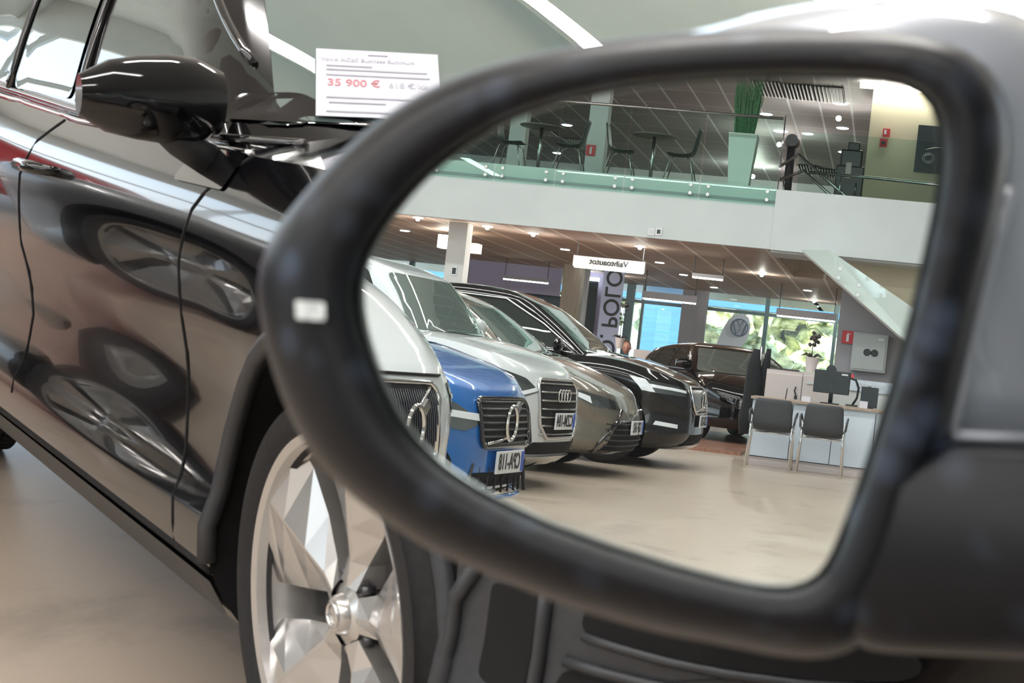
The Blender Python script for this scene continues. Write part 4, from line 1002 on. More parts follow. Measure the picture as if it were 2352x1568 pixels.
po = empty('car_poster', (p.x, 29.93, p.z), 0, 'dark poster of a car headlamp on the cream wall', 'poster'); boxo('panel', (0, 0, 0), (.92, .04, .84), 'poster', po)
bm = bmesh.new(); 
for r_ in (.10, .07): tube(bm, [(.23 + r_ * math.cos(i * math.pi / 12), -.025, -.16 + r_ * .9 * math.sin(i * math.pi / 12)) for i in range(24)], .008, 5, True)
bm_obj('printed_lamp', bm, 'steel', po, True)
bm = bmesh.new(); tube(bm, [(.30, -.025, -.02), (.15, -.025, .03), (0, -.025, .04), (-.2, -.025, .08)], .012, 5); bm_obj('printed_edge', bm, 'steel', po, True)
p = at(1952, 405, Y=28)
cf = empty('coffee_machine', (p.x, 28, UZ), 0, 'black coffee machine with a white cup rack standing upstairs beside the cream wall', 'machine')
bm = bmesh.new(); box(bm, Vector((0, 0, .45)), (.46, .4, .9), bev=.02); box(bm, Vector((0, 0, 1.0)), (.36, .36, .36), bev=.03); box(bm, Vector((-.02, 0, 1.22)), (.20, .22, .2), bev=.02); bm_obj('body', bm, 'screen', cf)
boxo('label_plate', (.03, -.215, .82), (.09, .01, .26), 'pink_panel', cf); tubo('spout', [(-.12, -.25, .4), (-.12, -.25, .62)], .014, 'steel', cf)
p = at(1815, 370, Y=26.5)
sp = empty('loudspeaker_stand', (p.x, 26.5, UZ), 0, 'dark spotlight stand upstairs behind the balcony corner post', 'stand')
tubo('pole', [(0, 0, 0), (0, 0, .95)], .07, 'plastic', sp, 10); bm = bmesh.new(); lathe(bm, [(0, -.14), (.10, -.14), (.12, .1), (0, .12)], 20, Matrix.Translation((0, 0, 1.05))); bm_obj('lamp_head', bm, 'screen', sp, True, 40)
# ------------------------------------------------------------------ stairs: railing upstairs and glass flight downwards
rail = empty('stair_railing', (BX, 24.6, UZ), 0, 'steel handrails running down the stairs and along the landing', 'railing')
def RL(pts, r=.025):
    tubo('rail', [tuple(at(x, y, Y=yy) - Vector((BX, 24.6, UZ))) for x, y, yy in pts], r, 'steel', rail)
RL([(1792, 382, 26.2), (1834, 355, 25.6), (1970, 475, 25.0)]); RL([(1792, 412, 26.2), (1846, 392, 25.6), (1930, 470, 25.2)])
RL([(1862, 396, 25.2), (1990, 407, 24.8), (2150, 424, 24.2), (2300, 442, 23.8)]); RL([(1800, 415, 26.1), (1800, 452, 26.1)], .015); RL([(1932, 405, 25), (1925, 462, 25)], .012)
p0, p1 = at(1900, 440, Y=24.3), at(2300, 480, Y=23.95)
lg = boxo('glass_panel', ((p0.x + p1.x) / 2 - BX, -.35, .45), (abs(p0.x - p1.x) + .9, .015, .9), 'vglass', rail)
fl = empty('glass_stair_side', (0, 0, 0), 0, 'slanting green glass side of the staircase with round bolts', 'staircase')
q = [(1840, 572, 22.9), (1905, 574, 22.9), (2110, 715, 21.0), (2110, 800, 21.0), (2068, 772, 21.3)]
A_ = [at(x, y, Y=yy) for x, y, yy in q]
bm = bmesh.new(); f_ = [bm.verts.new(v) for v in A_]; b_ = [bm.verts.new(v + Vector((0, .03, 0))) for v in A_]; n_ = len(A_)
bm.faces.new(f_); bm.faces.new(b_[::-1])
for i in range(n_): bm.faces.new((f_[i], f_[(i + 1) % n_], b_[(i + 1) % n_], b_[i]))
bm_obj('glass_side', bm, 'eglass', fl)
A2 = [v + Vector((0, .06, 0)) for v in A_]; 
bm = bmesh.new(); f_ = [bm.verts.new(v) for v in (A2[0], A2[1], A2[2], A2[3], A2[4])]; b_ = [bm.verts.new(v + Vector((0, .9, 0))) for v in (A2[0], A2[1], A2[2], A2[3], A2[4])]
bm.faces.new(f_); bm.faces.new(b_[::-1])
for i in range(5): bm.faces.new((f_[i], f_[(i + 1) % 5], b_[(i + 1) % 5], b_[i]))
bm_obj('flight', bm, mat('flight_white', (.66, .66, .66), .5), fl)
for px, py in ((1930, 617), (1926, 638), (1973, 655), (1970, 677)):
    t_ = (px - 1840) / 230; v = at(px, py, Y=22.9 - 1.7 * t_); bm = bmesh.new(); lathe(bm, [(0, -.03), (.028, -.03), (.032, -.015), (.032, .0)], 16, Matrix.Translation(v)); bm_obj('clamp', bm, 'steel', fl, True, 40)
# cream wall seen under the landing, right of the flight
p = at(1905, 600, Y=25.5)
bm = bmesh.new(); A_ = [at(x, y, Y=24.6) for x, y in ((1842, 560), (2300, 590), (2300, 950), (2062, 772))]; B_ = [v + Vector((0, .1, 0)) for v in A_]
A_ = [bm.verts.new(v) for v in A_]; B_ = [bm.verts.new(v) for v in B_]; bm.faces.new(A_); bm.faces.new(B_[::-1])
for i in range(4): bm.faces.new((A_[i], A_[(i + 1) % 4], B_[(i + 1) % 4], B_[i]))
struct('wall_over_stairs', bm, 'cream')
# grey wall part behind the desk
gw = at(1925, 750, Y=25.3)
tag(boxo('wall_partition', ((gw.x - 9) / 2, 25.4, 1.44), (9 + gw.x, .16, 2.88), 'grey_wall'), kind='structure')
# ------------------------------------------------------------------ column, hanging sign, downstairs lights
p = at(1045, 600, Y=24.6); colm = tag(boxo('column', (p.x, 24.75, 1.45), (.30, .34, 2.9), 'wallw'), 'white column under the balcony behind the white cars', 'column')
pp = at(1043, 622, Y=24.57); nb = empty('notice', (pp.x, 24.57, pp.z), 0, 'small grey notice on the white column under the balcony', 'notice'); boxo('frame', (0, 0, 0), (.09, .01, .14), 'steel', nb); boxo('print', (0, -.008, 0), (.06, .006, .10), 'seat', nb)
def hang_sign(px0, px1, py, Y, h, name, label, txt=None, m='warm_panel', d=.12):
    a, b = at(px0, py, Y=Y), at(px1, py, Y=Y); c = (a + b) / 2; w_ = abs(a.x - b.x)
    t = empty(name, (c.x, Y, c.z), 0, label, 'sign' if txt else 'light')
    boxo('panel', (0, 0, 0), (w_, d, h), 'wallw' if txt else 'grey_wall', t)
    boxo('light_strip', (0, -.0, -h / 2 - .012), (w_ * .96, d * .8, .024), 'lamp_white', t)
    if txt:
        text('sign_text', txt, h * .8, 'ink', t, facing((0, -d / 2 - .003, .01), (1, 0, 0)))
    for s_ in (-1, 1): tubo('hanger', [(s_ * w_ * .46, 0, h / 2), (s_ * w_ * .46, 0, max(h, 2.92 - c.z))], .008, 'seat', t, 5)
    return t
hang_sign(1317, 1483, 606, 26.5, .17, 'hanging_sign', 'hanging white sign reading Vaihtoautot with a glowing lower edge', 'Vaihtoautot')
hang_sign(1475, 1602, 682, 33, .14, 'pendant_light', 'pendant light bar hanging left of the grey window pier')
hang_sign(1783, 1922, 722, 33, .14, 'pendant_light', 'pendant light bar hanging right, beside the grey wall')
hang_sign(1590, 1662, 634, 27.5, .06, 'pendant_light', 'short pendant light close under the balcony ceiling')
hang_sign(1155, 1262, 640, 34, .08, 'pendant_light', 'long thin pendant light in front of the lilac wall')
tag(boxo('ceiling_panel_light', tuple(at(1030, 556, Y=27)), (.30, .3, .22), 'lamp_white'), 'bright square lamp just left of the white column', 'light')
tag(boxo('ceiling_panel_light', tuple(at(1085, 570, Y=27)), (.26, .3, .16), 'warm_panel'), 'pale lamp box just right of the white column', 'light')
ORD = 'first second third fourth fifth sixth seventh eighth ninth tenth eleventh twelfth thirteenth fourteenth'.split()
rank = lambda L, i: sorted(range(len(L)), key=lambda k: L[k][0]).index(i)
dl = [(1225, 536), (1298, 573), (1470, 566), (1515, 603), (1415, 632), (1570, 631), (1750, 629), (1855, 667), (1870, 690), (1350, 610), (960, 500), (930, 530), (1120, 520), (1640, 660)]
for i, (x, y) in enumerate(dl):
    p = at(x, y, z=2.915); t = bmesh.new(); lathe(t, [(0, -.004), (.07, -.004), (.085, .0), (.085, .01)], 20, Matrix.Rotation(math.pi / 2, 4, 'X'))
    for v in t.verts: v.co.z = -abs(v.co.z)
    o = bm_obj('downlight', t, 'lamp_cool', None, True); o.location = (p.x, p.y, 2.918)
    tag(o, ORD[rank(dl, i)] + ' recessed downlight from the left in the brown ceiling under the balcony', 'light', 'downlights in the brown ceiling')
    if i % 2 == 0: point((p.x, p.y, 2.895), 52, .03)
UP = [(1930, 238), (1935, 295), (1302, 288), (1134, 362), (1605, 412), (1750, 428), (1732, 380), (1760, 263), (1855, 308), (1793, 302), (1414, 397), (1938, 350), (1243, 385), (1280, 352)]
for i, (x, y) in enumerate(UP):
    p = at(x, y, z=6.49); r_ = .10 if i % 3 else .13
    t = bmesh.new(); lathe(t, [(0, .012), (r_, .012), (r_ + .03, .0)], 20, Matrix.Rotation(math.pi / 2, 4, 'X'))
    for v in t.verts: v.co.z = -abs(v.co.z)
    o = bm_obj('ceiling_spot', t, 'lamp_cool', None, True); o.location = (p.x, p.y, 6.495)
    tag(o, ORD[rank(UP, i)] + ' round ceiling spot from the left in the grey upper ceiling', 'light', 'spots in the grey upper ceiling')
    if i % 3 == 0: point((p.x, min(p.y, 48), 6.2), 90)
# slatted vents in the upper ceiling
for i, (xa, ya, nn_) in enumerate(((1765, 205, 7), (1835, 212, 7), (1905, 218, 7), (1858, 390, 5), (1900, 398, 5), (1245, 300, 5), (1330, 330, 5))):
    p = at(xa, ya, z=6.48); t = empty('ceiling_vent', (p.x, p.y, 6.49), 0, None); boxo('backing', (0, 0, -.005), (.56, 1.7, .01), 'void', t)
    bm = bmesh.new()
    for k in range(8): box(bm, Vector((-.245 + .07 * k, 0, -.02)), (.02, 1.7, .03))
    bm_obj('slats', bm, 'wallw', t)
    tag(t, ['slatted ceiling vent left of the two others at the top edge of the mirror', 'slatted ceiling vent in the middle of three at the top edge of the mirror', 'slatted ceiling vent right of the two others at the top edge of the mirror',
            'slatted ceiling vent above the stair handrails', 'slatted ceiling vent left of the coffee machine', 'slatted ceiling vent left of the bistro table', 'slatted ceiling vent above the left bistro chair'][i], 'vent')
# small notices on the balcony front
for px, l in ((1496, 'small pale notice on the balcony front, left of its twin'), (1513, 'small pale notice with a grey sign on the balcony front, right of its twin')):
    p = at(px, 532, Y=23.85); t = empty('notice', (p.x, 23.85, p.z), 0, l, 'notice'); boxo('card', (0, 0, 0), (.10, .008, .11), 'plate', t); boxo('print', (0, -.006, 0), (.05, .004, .06), 'seat' if px > 1500 else 'wallw', t)
# ------------------------------------------------------------------ lilac display, banner, big poster, timber pier
def slab(name, px0, px1, Y, z0, z1, m, label, cat, d=.1, py=700, kind=None):
    a, b = at(px0, py, Y=Y), at(px1, py, Y=Y)
    o = boxo(name, ((a.x + b.x) / 2, Y, (z0 + z1) / 2), (abs(a.x - b.x), d, z1 - z0), m)
    return tag(o, label, cat, kind=kind)
slab('fascia_panel', 1060, 1292, 36, 2.30, 2.92, 'lilac', 'lilac panel hanging under the brown ceiling above the big poster', 'panel', .1, 620)
slab('timber_pier', 1290, 1332, 34, 0, 2.92, 'timber', 'pier clad in vertical timber slats beside the big poster', 'pier', .4)
slab('white_post', 1330, 1346, 35, 0, 2.92, 'wallw', 'slim white post right of the timber pier', 'post', .2)
slab('lilac_partition', 1346, 1400, 36.2, 0, 2.92, 'lilac', 'lilac partition behind the banner', 'partition', .1)
sc_ = empty('display_screen', tuple(at(1355, 705, Y=35.9)), 0, 'tall dark display screen on the lilac partition', 'screen'); boxo('panel', (0, 0, 0), (.26, .05, 1.15), 'screen', sc_)
boxo('lamp', (-.0, -.02, .62), (.28, .1, .07), 'lamp_cool', sc_)
a, b = at(1377, 720, Y=34), at(1425, 720, Y=34)
bn = empty('banner', ((a.x + b.x) / 2, 34, 0), 0, 'pale lilac vertical banner with large dark lettering running upwards', 'banner'); boxo('cloth', (0, 0, 1.9), (abs(a.x - b.x), .04, 2.0), 'lilac2', bn)
text('banner_text', 'ID. POLO', .47, 'ink', bn, facing((0, -.024, 1.95), (0, 0, 1), (-1, 0, 0)), .003)
a, b = at(1180, 670, Y=36.5), at(1285, 670, Y=36.5)
ps = empty('wall_poster', ((a.x + b.x) / 2, 36.5, 1.75), 0, 'large dark poster with a skin-coloured picture behind the black SUV', 'poster')
boxo('panel', (0, 0, 0), (abs(a.x - b.x) + .6, .08, 1.15), 'poster', ps); bm = bmesh.new()
for x_, z_, r_ in ((.35, .25, .30), (.05, .30, .22), (-.2, .10, .25), (-.42, -.05, .2), (.5, 0, .2)):
    tube(bm, [(x_, -.045, z_), (x_, -.055, z_)], r_, 16)
bm_obj('printed_figure', bm, 'skin_art', ps)
for px, m_, l in ((1112, 'fabric_black', 'dark display board left of the big poster'), (1140, 'fabric_black', 'second dark display board next to the big poster')):
    p = at(px, 645, Y=35); t = empty('display_board', (p.x, 35, 0), 0, l, 'display'); boxo('board', (0, 0, 1.85), (.30, .06, .75), m_, t); tubo('post', [(0, 0, 0), (0, 0, 1.5)], .03, 'steel', t); bm = bmesh.new()
    for k in range(5): box(bm, Vector((-.08 + .04 * k, -.035, 1.7 + .09 * (k % 3))), (.03, .01, .10))
    bm_obj('prints', bm, 'skin_art', t)
# ------------------------------------------------------------------ low white cabinet row with plants and the person behind it
a, b = at(1400, 830, Y=27.5), at(1530, 830, Y=27.5)
zt = at(1400, 795, Y=27.5).z
cbn = empty('office_partition', ((a.x + b.x) / 2, 27.5, 0), 0, 'low pale partition in front of the seated person', 'partition'); boxo('panel', (-.5, 0, zt / 2), (abs(a.x - b.x) + .2, .08, zt), 'pink_panel', cbn); boxo('screen_end', (-.62, -.05, zt / 2), (.22, .1, zt - .05), 'white_panel', cbn)
def orchid(px, py, Y, label, hgt=.5):
    p = at(px, py, Y=Y); t = empty('potted_orchid', tuple(p), 0, label, 'plant')
    bm = bmesh.new(); lathe(bm, [(0, 0), (.06, 0), (.085, .18), (.07, .18), (.0, .16)], 20, Matrix.Rotation(math.pi / 2, 4, 'X'))
    for v in bm.verts: v.co.z = abs(v.co.z)
    bm_obj('vase', bm, 'pink_panel', t, True, 40)
    tubo('stem', [(0, 0, .15), (.01, 0, .3), (-.02, 0, .15 + hgt)], .006, 'petal', t, 5)
    bm = bmesh.new(); r = random.Random(px)
    for i in range(16):
        q = Vector((r.uniform(-.06, .06) - .01, r.uniform(-.05, .05), r.uniform(.45, 1.0) * hgt + .15)); bmesh.ops.create_icosphere(bm, subdivisions=1, radius=r.uniform(.018, .034), matrix=Matrix.Translation(q))
    bm_obj('blossoms', bm, 'petal', t); bm = bmesh.new()
    for i in range(5): a_ = i * 1.3; tube(bm, [(0, 0, .17), (.08 * math.cos(a_), .08 * math.sin(a_), .22), (.14 * math.cos(a_), .14 * math.sin(a_), .19)], [.012, .018, .004], 4)
    bm_obj('leaves', bm, 'petal', t); return t
orchid(1422, 800, 27.5, 'vase with dark blossoms on the pale partition beside the banner', .65)
# person: head and shoulders above the partition
def person(loc, rz):
    t = empty('person', loc, rz, 'person with short brown hair seated behind the low partition', 'person')
    V_ = [(0, 0, .50), (0, 0, .72), (0, 0, .98), (0, -.01, 1.06), (0, -.02, 1.14), (.17, 0, .98), (.24, -.05, .74), (.20, -.26, .66), (-.17, 0, .98), (-.24, -.05, .74), (-.20, -.26, .66), (.11, -.06, .47), (.12, -.46, .47), (.12, -.46, .06), (.12, -.58, .04), (-.11, -.06, .47), (-.12, -.46, .47), (-.12, -.46, .06), (-.12, -.58, .04)]
    E_ = [(0, 1), (1, 2), (2, 3), (3, 4), (2, 5), (5, 6), (6, 7), (2, 8), (8, 9), (9, 10), (0, 11), (11, 12), (12, 13), (13, 14), (0, 15), (15, 16), (16, 17), (17, 18)]
    Rr = [.15, .14, .12, .055, .05, .065, .048, .034, .065, .048, .034, .085, .06, .045, .035, .085, .06, .045, .035]
    me = bpy.data.meshes.new('body'); me.from_pydata(V_, E_, []); o = bpy.data.objects.new('tmp', me); COL.objects.link(o)
    md = o.modifiers.new('s', 'SKIN'); o.modifiers.new('u', 'SUBSURF').levels = 1
    for v, r in zip(me.skin_vertices[0].data, Rr): v.radius = (r, r)
    me.skin_vertices[0].data[0].use_root = True
    bpy.context.view_layer.update(); m2 = bpy.data.meshes.new_from_object(o.evaluated_get(bpy.context.evaluated_depsgraph_get())); bpy.data.objects.remove(o)
    link('body', m2, 'cloth', t)
    bm = bmesh.new(); bmesh.ops.create_uvsphere(bm, u_segments=28, v_segments=20, radius=1)
    for v in bm.verts:
        x, y, z = v.co; w_ = .076 * (1 - .22 * max(0, -z)); v.co = Vector((x * w_, y * .095, z * .118))
        if y < -.5 and abs(x) < .25 and -.25 < z < .1: v.co.y -= .02 * (1 - abs(x) * 4) * (1.0 if z < -.02 else .5)
        if y < -.6 and .05 < z < .22 and .25 < abs(x) < .6: v.co.y += .008
    for s_ in (1, -1): bmesh.ops.create_uvsphere(bm, u_segments=10, v_segments=8, radius=.02, matrix=Matrix.Translation((s_ * .077, .0, -.005)) @ Matrix.Diagonal((.5, .8, 1.5, 1)))
    hd = bm_obj('head', bm, 'skin', t, True); hd.location = (0, -.03, 1.25); hd.rotation_euler = (math.radians(18), 0, math.radians(-12))
    bm = bmesh.new(); bmesh.ops.create_uvsphere(bm, u_segments=28, v_segments=20, radius=1)
    dl_ = [v for v in bm.verts if v.co.z < .35 - (v.co.y * .9) ]
    bmesh.ops.delete(bm, geom=dl_, context='VERTS')
    for v in bm.verts: v.co = Vector((v.co.x * .083, v.co.y * .103, v.co.z * .128))
    h = bm_obj('hair', bm, 'hair', hd, True); h.location = (0, .004, .004)
    for nm, m_, pts in (('eyes', 'ink', [(.03, -.088, .012), (-.03, -.088, .012)]),):
        bm = bmesh.new()
        for q in pts: bmesh.ops.create_uvsphere(bm, u_segments=8, v_segments=6, radius=.010, matrix=Matrix.Translation(q))
        bm_obj(nm, bm, m_, hd, True)
    tubo('mouth', [(-.022, -.088, -.055), (0, -.096, -.057), (.022, -.088, -.055)], .004, 'sign_red', hd, 5)
p = at(1440, 798, Y=28.4); person((p.x, 28.4, p.z - 1.25), math.radians(8))
oc = empty('office_chair', (p.x, 28.45, 0), 0, 'dark office chair under the seated person', 'chair'); boxo('seat', (0, 0, .38), (.46, .44, .07), 'seat', oc, bev=.02); tubo('column', [(0, 0, 0), (0, 0, .36)], .03, 'steel', oc); boxo('backrest', (0, .27, .68), (.42, .05, .45), 'seat', oc, bev=.02)
# ------------------------------------------------------------------ wooden stage
st = at(1700, 1050, z=0); yb = 22.2
bm = bmesh.new(); 
q = [at(1480, 1030, z=0), at(1715, 1062, z=0), at(1712, 985, z=0.0), at(1600, 975, z=0)]
tag(boxo('wooden_stage', (5.2, 24.0, .02), (6.9, 6.6, .04), 'woodfloor'), 'low reddish wooden stage floor behind the desk, with the black hatchback on it', 'stage')
# ------------------------------------------------------------------ desk group
DY = at(1712, 1065, z=0).y
xa, xb = at(1712, 1065, z=0).x, at(1990, 1105, Y=DY).x
dk = empty('reception_desk', ((xa + xb) / 2, DY, 0), 0, 'long white-panelled desk with a wooden top and pale plinth', 'desk')
wd = xa - xb + .5; cxx = -.25
bm = bmesh.new(); zt_ = .80
for k in range(4):
    w4 = wd / 4; box(bm, Vector((cxx - wd / 2 + w4 * (k + .5), .06, .44)), (w4 - .008, .03, .66))
bm_obj('front_panels', bm, 'white_panel', dk)
boxo('carcass', (cxx, .40, .42), (wd - .02, .62, .64), 'void', dk)
boxo('plinth', (cxx, .10, .05), (wd, .06, .10), 'pink_panel', dk); boxo('desktop', (cxx, .38, .785), (wd + .04, .78, .03), mat('desk_wood', (.42, .32, .25), .4, var=.1, scale=3, stretch=(8, 1, 1)), dk)
ZD = .80
def visitor_chair(px, label):
    p = at(px, 1000, Y=DY - .28); t = empty('visitor_chair', (p.x, DY - .42, 0), 0, label, 'chair', 'grey visitor chairs at the desk')
    vs = []; fs = []; nw = 9                                        # backrest seen from behind, seat under it
    prof = [(-.20, .80), (-.19, .72), (-.175, .60), (-.165, .50), (-.10, .44), (.08, .43), (.24, .45)]
    for i, (y_, z) in enumerate(prof):
        for j in range(nw):
            u_ = -1 + 2 * j / (nw - 1); hw = (.205, .215, .225, .23, .22, .22, .21)[i]; vs.append((hw * u_, y_ + .05 * u_ * u_ * (1 if i < 4 else 0), z - (.03 * u_ * u_ if 2 < i < 5 else 0) * -1))
    for i in range(len(prof) - 1):
        for j in range(nw - 1): a = i * nw + j; fs.append((a, a + 1, a + nw + 1, a + nw))
    sh = pyd('seat_shell', vs, fs, 'seat', t); md = sh.modifiers.new('s', 'SOLIDIFY'); md.thickness = .03; md.offset = 0; sb = sh.modifiers.new('b', 'SUBSURF'); sb.levels = sb.render_levels = 1
    for s_ in (-1, 1):
        tubo('leg', [(s_ * .25, -.24, 0), (s_ * .23, -.16, .42), (s_ * .235, -.15, .52)], .012, 'chrome', t); tubo('leg', [(s_ * .255, .24, 0), (s_ * .235, .18, .42), (s_ * .24, .18, .60)], .012, 'chrome', t)
        tubo('armrest', [(s_ * .25, -.16, .52), (s_ * .262, -.12, .64), (s_ * .262, .14, .66), (s_ * .25, .18, .60)], .012, 'seat', t)
    tubo('cross_bar', [(-.235, .0, .41), (.235, .0, .41)], .012, 'chrome', t)
visitor_chair(1773, 'grey visitor chair at the end of the desk, nearest the black hatchback')
visitor_chair(1890, 'grey visitor chair in front of the computer monitor')
# back counter with cabinets behind the desk
YC = DY + 1.5
def cab(px0, px1, y0, y1, Y, name, label, m='pink_panel'):
    a, b = at(px0, y0, Y=Y), at(px1, y0, Y=Y); z1 = a.z; t = empty(name, ((a.x + b.x) / 2, Y + .2, 0), 0, label, 'cabinet'); w_ = abs(a.x - b.x)
    boxo('body', (0, 0, z1 / 2), (w_, .38, z1), m, t)
    return t, w_, z1
c1, w1, h1 = cab(1762, 1846, 846, 0, YC, 'storage_cabinet', 'tall pale cabinet behind the desk, left of the cabinet with the key')
boxo('door', (0, -.20, h1 / 2), (w1 - .01, .02, h1 - .1), 'pink_panel', c1)
c2, w2, h2 = cab(1846, 1918, 853, 0, YC, 'storage_cabinet', 'pale cabinet behind the monitor with keys hanging in its lock')
boxo('door', (0, -.20, h2 / 2), (w2 - .01, .02, h2 - .1), 'pink_panel', c2); boxo('handle', (w2 / 2 - .12, -.225, 1.02), (.14, .02, .025), 'steel', c2)
k_ = at(1827, 897, Y=YC - .03); kt = empty('key_bunch', tuple(k_), 0, 'small bunch of keys hanging on the pale cabinet', 'keys'); tubo('ring', [(0, 0, .05), (.012, -.01, .0), (-.01, -.01, -.05)], .009, 'ink', kt); boxo('tag', (-.01, -.01, -.08), (.035, .01, .05), 'ink', kt)
c3, w3, h3 = cab(1918, 2080, 866, 0, YC, 'counter_cabinet', 'white cabinet row under the fuse box at the right edge', 'wallw')
boxo('upper_rail', (0, -.21, h3 - .07), (w3, .02, .14), 'white_panel', c3)
tx = at(2000, 878, Y=YC); 
text('vinyl_text', 'SOP MOOI', .075, 'steel', c3, facing((tx.x - c3.location.x, -.222, h3 - .07), (1, 0, 0)))
rs = at(1950, 856, Y=YC + .1); rb = tag(boxo('red_box', (rs.x, YC + .12, h3 + .03), (.13, .05, .06), 'sign_red'), 'small red box standing on the white cabinet row', 'box')
orchid(1862, 853, YC + .2, 'white vase with a single dark orchid on the pale cabinets', .34)
tag(boxo('flower_tray', (at(1800, 848, Y=YC).x, YC + .2, h1 + .012), (.36, .2, .024), 'petal'), 'flat dark tray lying on the left pale cabinet', 'tray')
# things on the wall
p = at(1947, 774, Y=25.28); fire_sign(p.x, 25.28, p.z, .17, 'red extinguisher sign on the grey wall beside the metal cabinet')
p0 = at(1997, 810, Y=25.25); hb = empty('hose_cabinet', (p0.x, 25.2, p0.z), 0, 'square grey metal wall cabinet with two round dark dials', 'cabinet')
boxo('body', (0, 0, 0), (.52, .16, .58), mat('cabinet_grey', (.42, .45, .46), .4), hb, bev=.01); boxo('door', (0, -.085, 0), (.46, .015, .52), mat('cabinet_grey_door', (.46, .49, .50), .4), hb, bev=.005)
for k in (-1, 1):
    bm = bmesh.new(); lathe(bm, [(0, -.02), (.045, -.02), (.055, .0)], 20, Matrix.Translation((-.02 + k * .055, -.095, 0))); bm_obj('dial', bm, 'screen', hb, True, 40)
boxo('label_plate', (-.15, -.095, .21), (.08, .004, .03), 'plate', hb)
# monitor, lamp arm, second screen, papers
p = at(1904, 940, Y=DY + .35)
mo = empty('computer_monitor', (p.x, DY + .35, ZD), 0, 'black computer monitor seen from behind on the desk', 'monitor')
boxo('back_panel', (.0, 0, .26), (.42, .04, .27), 'screen', mo, bev=.008); tubo('arm', [(0, .0, .0), (0, .0, .28)], .022, 'screen', mo); boxo('foot', (0, 0, .008), (.22, .16, .016), 'screen', mo); boxo('label_plate', (-.14, -.022, .36), (.07, .004, .018), 'plate', mo)
bm = bmesh.new(); lathe(bm, [(0, -.03), (.06, -.03), (.06, .03), (0, .03)], 20, Matrix.Translation((.02, .0, .40))); bm_obj('webcam_hood', bm, 'screen', mo, True, 40)
p = at(1956, 930, Y=DY + .45); la = empty('desk_lamp', (p.x, DY + .45, ZD + .003), 0, 'curved black flexible desk lamp to the right of the monitor', 'lamp'); tubo('neck', [(0, 0, 0), (-.05, 0, .10), (-.06, 0, .22), (-.02, 0, .31), (.06, 0, .33)], .014, 'screen', la); boxo('foot', (0, 0, .01), (.14, .12, .02), 'screen', la, bev=.004)
p = at(1993, 945, Y=DY + .4); tb = empty('tablet_screen', (p.x, DY + .4, ZD), 0, 'small black screen at the right end of the desk', 'screen'); boxo('panel', (0, 0, .13), (.20, .03, .24), 'screen', tb); boxo('stand', (0, .04, .01), (.12, .12, .02), 'plastic', tb)
p = at(1980, 962, Y=DY + .2); tag(boxo('card_holder', (p.x, DY + .22, ZD + .04), (.09, .05, .08), 'paper'), 'small white card holder in front of the black screen', 'holder')
p = at(1850, 935, Y=DY + .2); tag(boxo('paper_stack', (p.x, DY + .25, ZD + .03), (.10, .12, .06), 'paper'), 'small white stack of cards left of the monitor', 'papers')
p = at(1803, 925, Y=DY + .3); pe = tag(tubo('pen', [(p.x, DY + .3, ZD), (p.x - .01, DY + .3, ZD + .13)], .006, 'ink'), 'thin black pen standing in a holder on the desk', 'pen')
# coat shape left of the desk
p = at(1738, 900, Y=DY + 2.2)
ct = empty('coat_stand', (p.x, DY + 2.2, 0), 0, 'black coats hanging on a stand left of the pale cabinets', 'coat stand')
tubo('pole', [(0, 0, 0), (0, 0, 1.42)], .02, 'steel', ct); bm = bmesh.new()
for x_, w_, z1 in ((.05, .13, 1.38), (-.10, .08, 1.40)):
    rr = [w_ * .35, w_ * .7, w_, w_ * .95, w_, w_ * 1.05]; tube(bm, [(x_ + .02 * math.sin(i * 2), 0, z1 - .22 * i) for i in range(6)], rr, 12)
bm_obj('coats', bm, 'coat', ct, True)
# beach flag outside the window wall
p = at(1690, 800, Y=39.2)
fg = empty('beach_flag', (p.x, 39.3, 0), 0, 'tall white feather flag with a round two-letter emblem by the window', 'flag')
zz = lambda y, x=1690: at(x, y, Y=39.3).z
pts = [(1638, 880), (1637, 830), (1645, 790), (1658, 760), (1672, 735), (1690, 722), (1708, 720), (1720, 730), (1724, 750), (1718, 775), (1702, 800), (1685, 830), (1672, 860), (1668, 890)]
P_ = [at(x, y, Y=39.3) for x, y in pts]; bm = bmesh.new(); A = [bm.verts.new((v.x - p.x, 0, v.z)) for v in P_]; B = [bm.verts.new((v.x - p.x, .02, v.z)) for v in P_]; bm.faces.new(A); bm.faces.new(B[::-1])
for i in range(len(A)): bm.faces.new((A[i], A[(i + 1) % len(A)], B[(i + 1) % len(A)], B[i]))
bm_obj('cloth', bm, mat('flag_cloth', (.62, .70, .80), .7), fg)
c_ = at(1698, 752, Y=39.27); r_ = .20; bm = bmesh.new(); ox, oz = c_.x - p.x, c_.z
tube(bm, [(ox + r_ * math.cos(i * math.pi / 16), -.02, oz + r_ * math.sin(i * math.pi / 16)) for i in range(32)], .013, 6, True)
for pl_ in ([(-.075, .17), (0, .0), (.075, .17)], [(-.155, .09), (-.07, -.165), (0, -.02), (.07, -.165), (.155, .09)]):
    tube(bm, [(ox + x, -.02, oz + z) for x, z in pl_], .013, 6)
bm_obj('round_emblem', bm, mat('emblem_blue', (.10, .16, .25), .5), fg)
tubo('pole', [(P_[0].x - p.x, .01, 0), (P_[0].x - p.x, .01, P_[0].z)], .02, 'steel', fg)
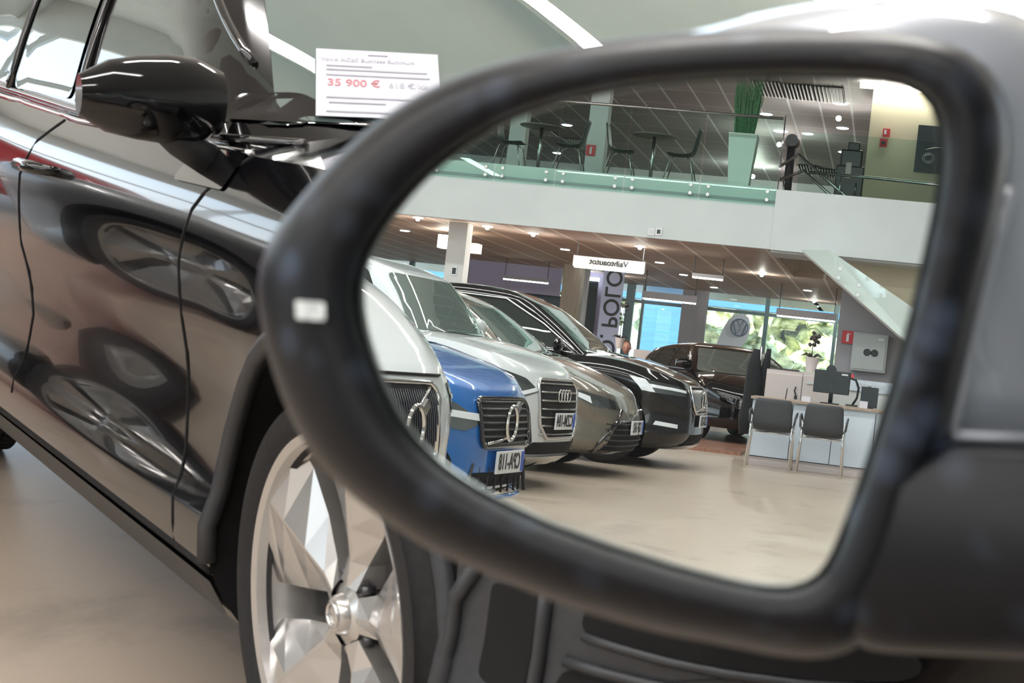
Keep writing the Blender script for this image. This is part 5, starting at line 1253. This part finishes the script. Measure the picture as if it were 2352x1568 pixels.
# ------------------------------------------------------------------ outdoors: neighbouring blue building, trees
a, b = at(1474, 750, Y=56), at(1600, 750, Y=56)
tag(boxo('blue_gate_wall', ((a.x + b.x) / 2, 56, 1.7), (abs(a.x - b.x), .2, 4.2), 'blue_clad'), 'blue ribbed cladding of the building wing outside the window', 'wall')
cz = at(1690, 708, Y=57).z
tag(boxo('blue_canopy', (5.5, 57.5, cz + 1.0), (24, 1.0, 2.0), 'blue_clad'), 'blue outdoor canopy seen through the top of the windows', 'canopy')
def tree(x, y, h, r, m, label, seed):
    t = empty('tree', (x, y, -.3), 0, label, 'tree', 'trees outside the showroom windows'); rd = random.Random(seed)
    tubo('trunk', [(0, 0, 0), (.1, 0, h * .35), (0, 0, h * .7)], [.22, .16, .08], 'bark', t)
    bm = bmesh.new()
    for i in range(16):
        c = Vector((rd.uniform(-1, 1) * r * .6, rd.uniform(-1, 1) * r * .5, h * rd.uniform(.22, .95))); rr = r * rd.uniform(.28, .5)
        res = bmesh.ops.create_icosphere(bm, subdivisions=3, radius=rr, matrix=Matrix.Translation(c))
        for v in res['verts']:
            n_ = noise.noise(v.co * 2.3 + Vector((seed, 0, 0))); n2 = noise.noise(v.co * 6 + Vector((0, seed, 0))); v.co += (v.co - c) * (n_ * .5 + n2 * .45)
    bm_obj('crown', bm, m, t)
T_ = [(-2.5, 64, 4.6, 2.4), (1.2, 69, 6.2, 2.8), (4.2, 63, 5.2, 2.8), (8.2, 70, 7, 2.6), (12.4, 63, 7, 2.6), (17, 69, 7.5, 2.8), (21, 62, 7, 2.6), (-9, 68, 5.5, 3), (26.5, 68, 7, 2.8)]
NM = ['small green tree outside the window by the grey wall', 'yellow-green tree outside right of the white flag', 'yellow-green tree outside behind the white flag', 'tree outside between the blue wall and the flag', 'tree outside behind the lilac banner', 'tree outside behind the timber pier', 'tree outside left of the big poster', 'green tree outside hidden past the grey wall', 'tree outside behind the white column']
for i, (x, y, h, r) in enumerate(T_): tree(x, y, h, r, 'crown2' if i in (0, 7) else 'crown', NM[i], i * 7 + 3)

for (x, y, l, a, lb) in ((2.15, -4.1, 2.36, math.atan2(.80, 1.9), 'long white light fixture on the ceiling nearest the black SUV'), (.75, -7.0, 1.96, math.atan2(-.3, 1.4), 'shorter white light fixture on the ceiling beyond the black SUV')):
    t = empty('linear_light', (x, y, 6.36), a, lb, 'light'); boxo('housing', (0, 0, .02), (l, .19, .08), 'fixture', t)
    for s_ in (-1, 1): boxo('bracket', (s_ * l * .4, 0, .08), (.05, .05, .06), 'steel', t)
